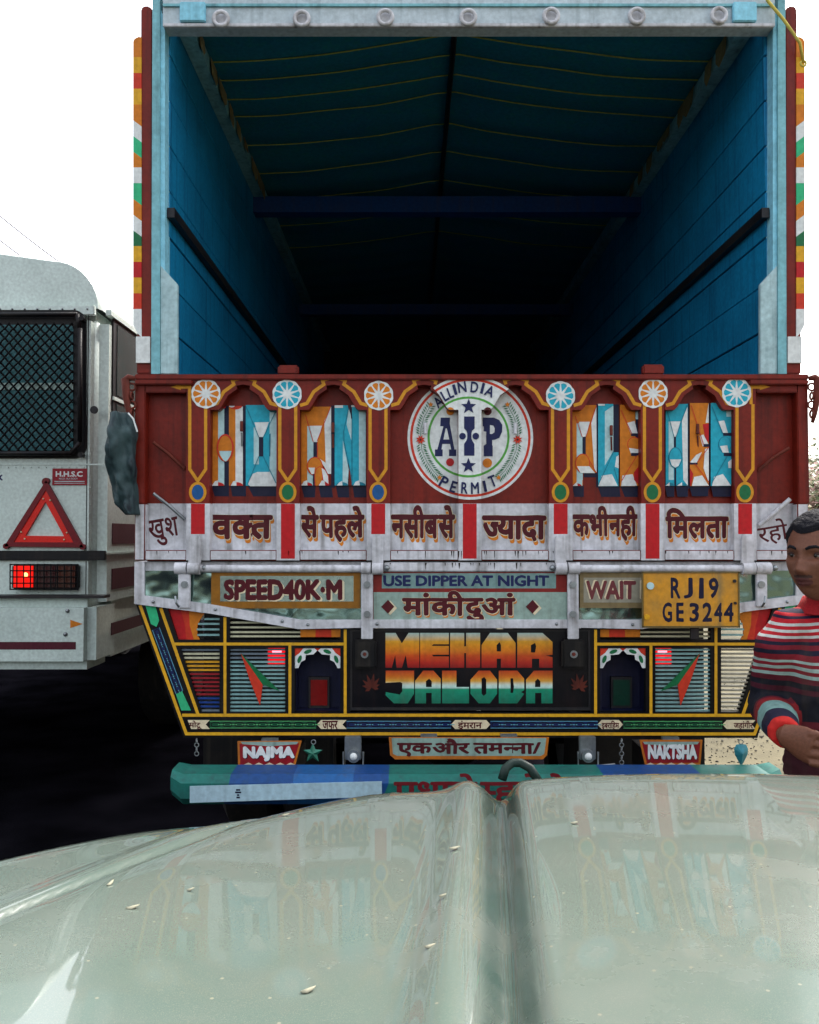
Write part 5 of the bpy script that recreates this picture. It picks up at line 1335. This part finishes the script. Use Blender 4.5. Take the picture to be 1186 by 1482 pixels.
for p in body.data.polygons:
    c = HI @ (Vector(p.center) + org_ - HC)
    if c.y < -.06 and -.067 < c.z < -.0465 and abs(c.x) < .023 * (1 - ((c.z + .056) / .013) ** 2) ** .5 if abs((c.z + .056) / .013) < 1 else False: p.material_index = 1
    elif c.y < -.065 and -.046 < c.z < -.0385 and abs(c.x) < .024: p.material_index = 2
# eyes, brows, hair
for s in (-1, 1):
    e0 = head_pt(math.acos(.009 / .112), s * math.asin(.031 / .074)); ec = HC + HR @ (Vector((s * .031, e0.y + .0085, .009)))
    G().ball(ec, .0125, 16).build('eye', mat('eye white', '756a64', .2, wear=0, streak=False, bump=0), man, smooth=True)
    G().ball(ec + HR @ Vector((-.002, -.0098, 0)), .0058, 12).build('iris', mat('iris', '120b09', .1, wear=0, streak=False, bump=0), man, smooth=True)
    lid = [HC + HR @ Vector((s * (.031 + dx), e0.y - .0035 + .25 * abs(dx), .009 + .0055 - 18 * dx * dx)) for dx in (-.014, -.009, 0, .009, .014)]
    G().tube(lid, [.0015, .003, .0034, .003, .0015], 8).build('eyelid', stub, man, smooth=True)
    lid = [HC + HR @ Vector((s * (.031 + dx), e0.y - .002 + .25 * abs(dx), .009 - .0062 + 14 * dx * dx)) for dx in (-.013, -.007, 0, .007, .013)]
    G().tube(lid, [.001, .0022, .0024, .0022, .001], 8).build('eyelid', skin, man, smooth=True)
    br_ = []
    for x_, z_ in ((.013, .026), (.022, .0305), (.034, .032), (.046, .026)):
        q = head_pt(math.acos(z_ / .112), s * math.asin(min(.99, x_ / .074 / math.sin(math.acos(z_ / .112))))); br_.append(HC + HR @ (q + Vector((0, -.0005, 0))))
    G().tube(br_, [.003, .0042, .0038, .0015], 8).build('eyebrow', mat('dark hair', '101017', .75, wear=.3, dirt='1c1b24', streak=False, bump=.8, fine=400), man, smooth=True)
vs = []; fs = []; N1, N2 = 60, 120
def hairline(ph):
    a = abs((ph + math.pi) % (2 * math.pi) - math.pi)    # 0 at the face
    if a < .75: return R(53) + .05 * math.cos(a * 4)
    if a < 1.45: return R(53) + (a - .75) / .7 * R(32)
    if a < 1.62: return R(98)
    return R(98) + min(1, (a - 1.62) / .5) * R(22)
for k in range(N2):
    ph = 2 * math.pi * k / N2; hl = hairline(ph)
    for i in range(N1 + 1):
        th = hl * i / N1; p = head_pt(th, ph, 1.0, True); nrm = Vector((p.x / .074, p.y / .094, p.z / .112)).normalized()
        edge = min(1, (1 - i / N1) * 8); h_ = .001 + .009 * edge + .0018 * noise.noise(p * 260) + .002 * noise.noise(p * 60)
        vs.append(HC + HR @ (p + nrm * h_))
for k in range(N2):
    for i in range(N1): fs.append([k * (N1 + 1) + i, k * (N1 + 1) + i + 1, ((k + 1) % N2) * (N1 + 1) + i + 1, ((k + 1) % N2) * (N1 + 1) + i])
mesh_obj('hair', vs, fs, MATS['dark hair'], man, smooth=True)
# sweater
g = G()
g.tube([(1.14, 2.215, 1.375), (1.14, 2.215, 1.35), (1.145, 2.22, 1.31), (1.15, 2.22, 1.24), (1.15, 2.215, 1.1), (1.15, 2.21, .95), (1.15, 2.21, .82), (1.15, 2.21, .80)],
       [(.055, .055), (.105, .075), (.155, .095), (.165, .115), (.155, .11), (.155, .112), (.15, .11), (.13, .09)], 32)
g.tube([(1.10, 2.215, 1.315), SH + Vector((.01, 0, .01)), SH + Vector((-.014, 0, -.03)), SH.lerp(EL, .55) + Vector((-.006, 0, 0)), EL + Vector((0, .008, 0)), EL.lerp(WR, .15), EL.lerp(WR, .55), EL.lerp(WR, .86), WR - (WR - EL).normalized() * .012], [.055, .057, .06, .055, .05, .052, .048, .04, .036], 20)
g.tube([(1.2, 2.215, 1.315), (1.31, 2.22, 1.31), (1.335, 2.22, 1.26), (1.37, 2.24, 1.03), (1.365, 2.2, .9), (1.36, 2.165, .82)], [.055, .057, .06, .05, .043, .036], 20)
sv, sf = remesh(g, .0062, 4)
for v in sv:
    n_ = noise.noise(Vector((v.x * 9, v.y * 9, v.z * 22))) * .010 + abs(noise.noise(Vector((v.x * 20, v.y * 20, v.z * 38)))) * -.006
    d = (v - Vector((1.15, 2.215, v.z))); d = d.normalized() if d.length > .02 else Vector((0, 0, 0)); v += d * n_
def Zp(y): return 1.55 - (y - 775) / 1200 * 2.12
bands = [(1120, '3d1320'), (1058, '5c1822'), (1046, '10131f'), (1008, '431323'), (1001, '10131f'), (993, '571424'), (984, '90a8a2'), (979.5, '7a1626'), (974, '98aca6'), (969.5, '7a1626'), (964.5, '98aca6'), (960, '7a1626'), (951, '14142a'), (944, '6d1424'), (937, '14142a'), (931.5, '7d1828'),
         (927, 'b8bcb8'), (922.5, 'a81a26'), (917.5, 'b8bcb8'), (913, 'a81a26'), (908.5, 'b8bcb8'), (904, 'ad1a26'), (898, '1c1430'), (894, 'ad1a26'), (890, '1c1430'), (885, '98161f'), (878, 'a81a22')]
z0, z1 = Zp(1120), Zp(860)
swm = ramp_mat('striped knit', z0, z1, [(min(1, max(0, (Zp(y) - z0) / (z1 - z0))), c) for y, c in bands], 'Z', .8, const=True)
t = swm.node_tree; n_ = t.nodes; mixn = [x for x in n_ if x.type == 'MIX'][0]
src = mixn.inputs['A'].links[0].from_socket
# let the stripes wander a little with the knit
mrn = [x for x in n_ if x.type == 'MAP_RANGE' and abs(x.inputs['From Min'].default_value - z0) < 1e-6][0]
lnk = mrn.inputs['Value'].links[0].from_socket
nw = n_.new('ShaderNodeTexNoise'); nw.inputs['Scale'].default_value = 7; ad = n_.new('ShaderNodeMath'); ad.operation = 'MULTIPLY_ADD'; ad.inputs[1].default_value = .022
t.links.new(nw.outputs['Fac'], ad.inputs[0]); sb = n_.new('ShaderNodeMath'); sb.operation = 'SUBTRACT'; sb.inputs[1].default_value = .011; t.links.new(lnk, sb.inputs[0]); t.links.new(sb.outputs[0], ad.inputs[2])
t.links.new([x for x in n_ if x.type == 'TEX_COORD'][0].outputs['Object'], nw.inputs['Vector']); t.links.new(ad.outputs[0], mrn.inputs['Value'])
at_ = n_.new('ShaderNodeAttribute'); at_.attribute_name = 'arm_t'; rr = n_.new('ShaderNodeValToRGB'); rr.color_ramp.interpolation = 'CONSTANT'
while len(rr.color_ramp.elements) > 1: rr.color_ramp.elements.remove(rr.color_ramp.elements[0])
for i, (p, c) in enumerate([(0, '5c1424'), (.34, '7d1c22'), (.44, '6f928d'), (.66, '141630'), (.86, 'b82420')]):
    e = rr.color_ramp.elements[0] if i == 0 else rr.color_ramp.elements.new(p); e.position = p; e.color = (*rgb(c), 1)
t.links.new(at_.outputs['Fac'], rr.inputs['Fac']); gt_ = n_.new('ShaderNodeMath'); gt_.operation = 'GREATER_THAN'; gt_.inputs[1].default_value = .30; t.links.new(at_.outputs['Fac'], gt_.inputs[0])
mm = n_.new('ShaderNodeMix'); mm.data_type = 'RGBA'; t.links.new(gt_.outputs[0], mm.inputs['Factor']); t.links.new(src, mm.inputs['A']); t.links.new(rr.outputs['Color'], mm.inputs['B']); t.links.new(mm.outputs['Result'], mixn.inputs['A'])
swo = mesh_obj('sweater', sv, sf, swm, man, smooth=True)
am = swo.data.attributes.new('arm_t', 'FLOAT', 'POINT'); ax = WR - EL; al2 = ax.length_squared
vals = []
for v in sv:
    q = (v - EL).dot(ax) / al2; d = (v - (EL + ax * q)).length
    vals.append(max(0, min(1, q)) if d < .064 and q > .1 else 0)
am.data.foreach_set('value', vals)
# collar with a notch at the throat
redknit = mat('red rib knit', '9a1820', .8, wear=.3, bump=.5, fine=220)
vs = []; fs = []; n = 40
for j, (rr_, zz, tt) in enumerate(((.073, 1.345, 0), (.068, 1.362, 0), (.066, 1.384, 0), (.071, 1.387, 0), (.080, 1.368, 0), (.092, 1.345, 0))):
    for i in range(n):
        a = 2 * math.pi * i / n; nz_ = gs((a - math.pi * 1.42 + math.pi) % (2 * math.pi) - math.pi, .35)
        vs.append((1.12 + rr_ * math.cos(a) * .98, 2.205 + rr_ * math.sin(a) * (1.02 + .25 * nz_), zz - .034 * nz_ * (j in (2, 3)) + .012 * gs((a - math.pi * 1.15 + math.pi) % (2 * math.pi) - math.pi, .4) * (j in (2, 3))))
for j in range(5):
    for i in range(n): fs.append([j * n + i, (j + 1) * n + i, (j + 1) * n + (i + 1) % n, j * n + (i + 1) % n])
mesh_obj('collar', vs, fs, redknit, man, smooth=True)
jean = mat('dark jeans', '141a30', .8, wear=.3, dirt='2a3044', bump=.4, fine=200)
g = G().tube([(1.15, 2.21, .86), (1.15, 2.21, .78), (1.15, 2.21, .7)], [(.145, .105), (.155, .115), (.15, .11)], 28)
for s in (-1, 1): g.tube([(1.15 + s * .075, 2.21, .8), (1.15 + s * .082, 2.2, .6), (1.15 + s * .09, 2.19, .42), (1.15 + s * .09, 2.22, .07)], [.088, .082, .066, .056], 18)
jv, jf = remesh(g, .012, 3); mesh_obj('jeans', jv, jf, jean, man, smooth=True)
for s in (-1, 1):
    g = G().tube([(1.15 + s * .09, 2.29, .045), (1.15 + s * .09, 2.2, .055), (1.15 + s * .095, 2.1, .04), (1.15 + s * .097, 2.04, .03)], [(.035, .04), (.042, .055), (.045, .038), (.03, .026)], 16)
    g.build('shoe', rubber, man, smooth=True)

# ================================================================== BACKGROUND
def shrub(x, y, h, w_, label, cols, nleaf=1500, name='shrub', cat='shrub', group=None):
    z0 = shz(x, y); r = empty(name, (x, y, z0), label, cat, group)
    g = G(); tips = []
    rnd = random.Random(int(x * 100))
    for k in range(7):
        a = rnd.random() * 6.28; d = w_ * rnd.uniform(.15, .45); top = Vector((x + d * math.cos(a), y + d * math.sin(a), z0 + h * rnd.uniform(.6, .98)))
        mid = Vector((x, y, z0)).lerp(top, .5) + Vector((rnd.uniform(-.1, .1), rnd.uniform(-.1, .1), 0)); g.tube([(x, y, z0 - .05), mid, top], [.04, .025, .008], 6); tips += [top, mid.lerp(top, .5), mid]
    g.build('stem', wood, r)
    lv = G()
    for i in range(nleaf):
        c = rnd.choice(tips); p = c + Vector((rnd.gauss(0, w_ * .16), rnd.gauss(0, w_ * .16), rnd.gauss(0, h * .12)))
        if p.z < z0 + .1: p.z = z0 + .1 + rnd.random() * .2
        s = rnd.uniform(.03, .075) * h / 1.6; u = Vector((rnd.gauss(0, 1), rnd.gauss(0, 1), rnd.gauss(0, .6))).normalized(); v = u.orthogonal().normalized() * .45
        lv.add([p - u * s, p + v * s, p + u * s, p - v * s], [(0, 1, 2, 3)], rnd.randrange(len(cols)))
    lv.build('foliage', cols, r)
lf = [mat('dusty leaf', '5d6a44', .6, wear=.3, streak=False), mat('dry leaf', '9a9072', .7, wear=.3, streak=False), mat('dark leaf', '3a4a30', .6, wear=.3, streak=False)]
lp_ = [mat('dry leaf', '8a7f58'), mat('pink blossom', 'b08a84', .7, wear=.2, streak=False), lf[0]]
shrub(9.75, 20.2, 2.0, 1.6, 'dusty shrub with pinkish dry flowers on the bank beside the right edge of the truck', lp_, 3500)
shrub(8.2, 16.2, .9, 1.0, 'low grey green bush at the foot of the sandy bank', lf, 900)
shrub(12.6, 24.0, 2.3, 2.2, 'taller hazy shrub farther back on top of the bank', lf, 1800)
shrub(11.2, 26.5, 1.6, 2.0, 'broad dark bush at the back, half behind the truck', lf, 1500)
def hillz(x, y): return 7 * math.exp(-((y - 260) / 60) ** 2) * (.7 + .4 * noise.noise(Vector((x * .008, 0, 2)))) + .6 * noise.noise(Vector((x * .05, y * .05, 0)))
vs, fs = hgrid(-500, 500, 180, 380, 120, 20, hillz)
tag(mesh_obj('distant_hills', vs, fs, mat('far hill', '857a6c', .9, wear=.3, scale=.05, streak=False, bump=0), smooth=True), 'low pale hills on the horizon', kind='structure')
for i, (zl, lab) in enumerate(((8.6, 'upper thin overhead wire crossing the sky above the bus'), (7.9, 'lower thin overhead wire crossing the sky above the bus'))):
    pa_, pb_ = (W(-260, 120, 20), W(330, 545, 29)) if i == 0 else (W(-260, 165, 21), W(300, 545, 30))
    P = [pa_.lerp(pb_, k / 24) + Vector((0, 0, 1.2 * ((k / 12 - 1) ** 2 - 1) + 1.0)) for k in range(25)]
    tag(G().tube(P, .020, 5).build('overhead_wire', mat('wire grey', '8a8690', .6, wear=0, bump=0)), lab, 'wire', 'overhead wires')
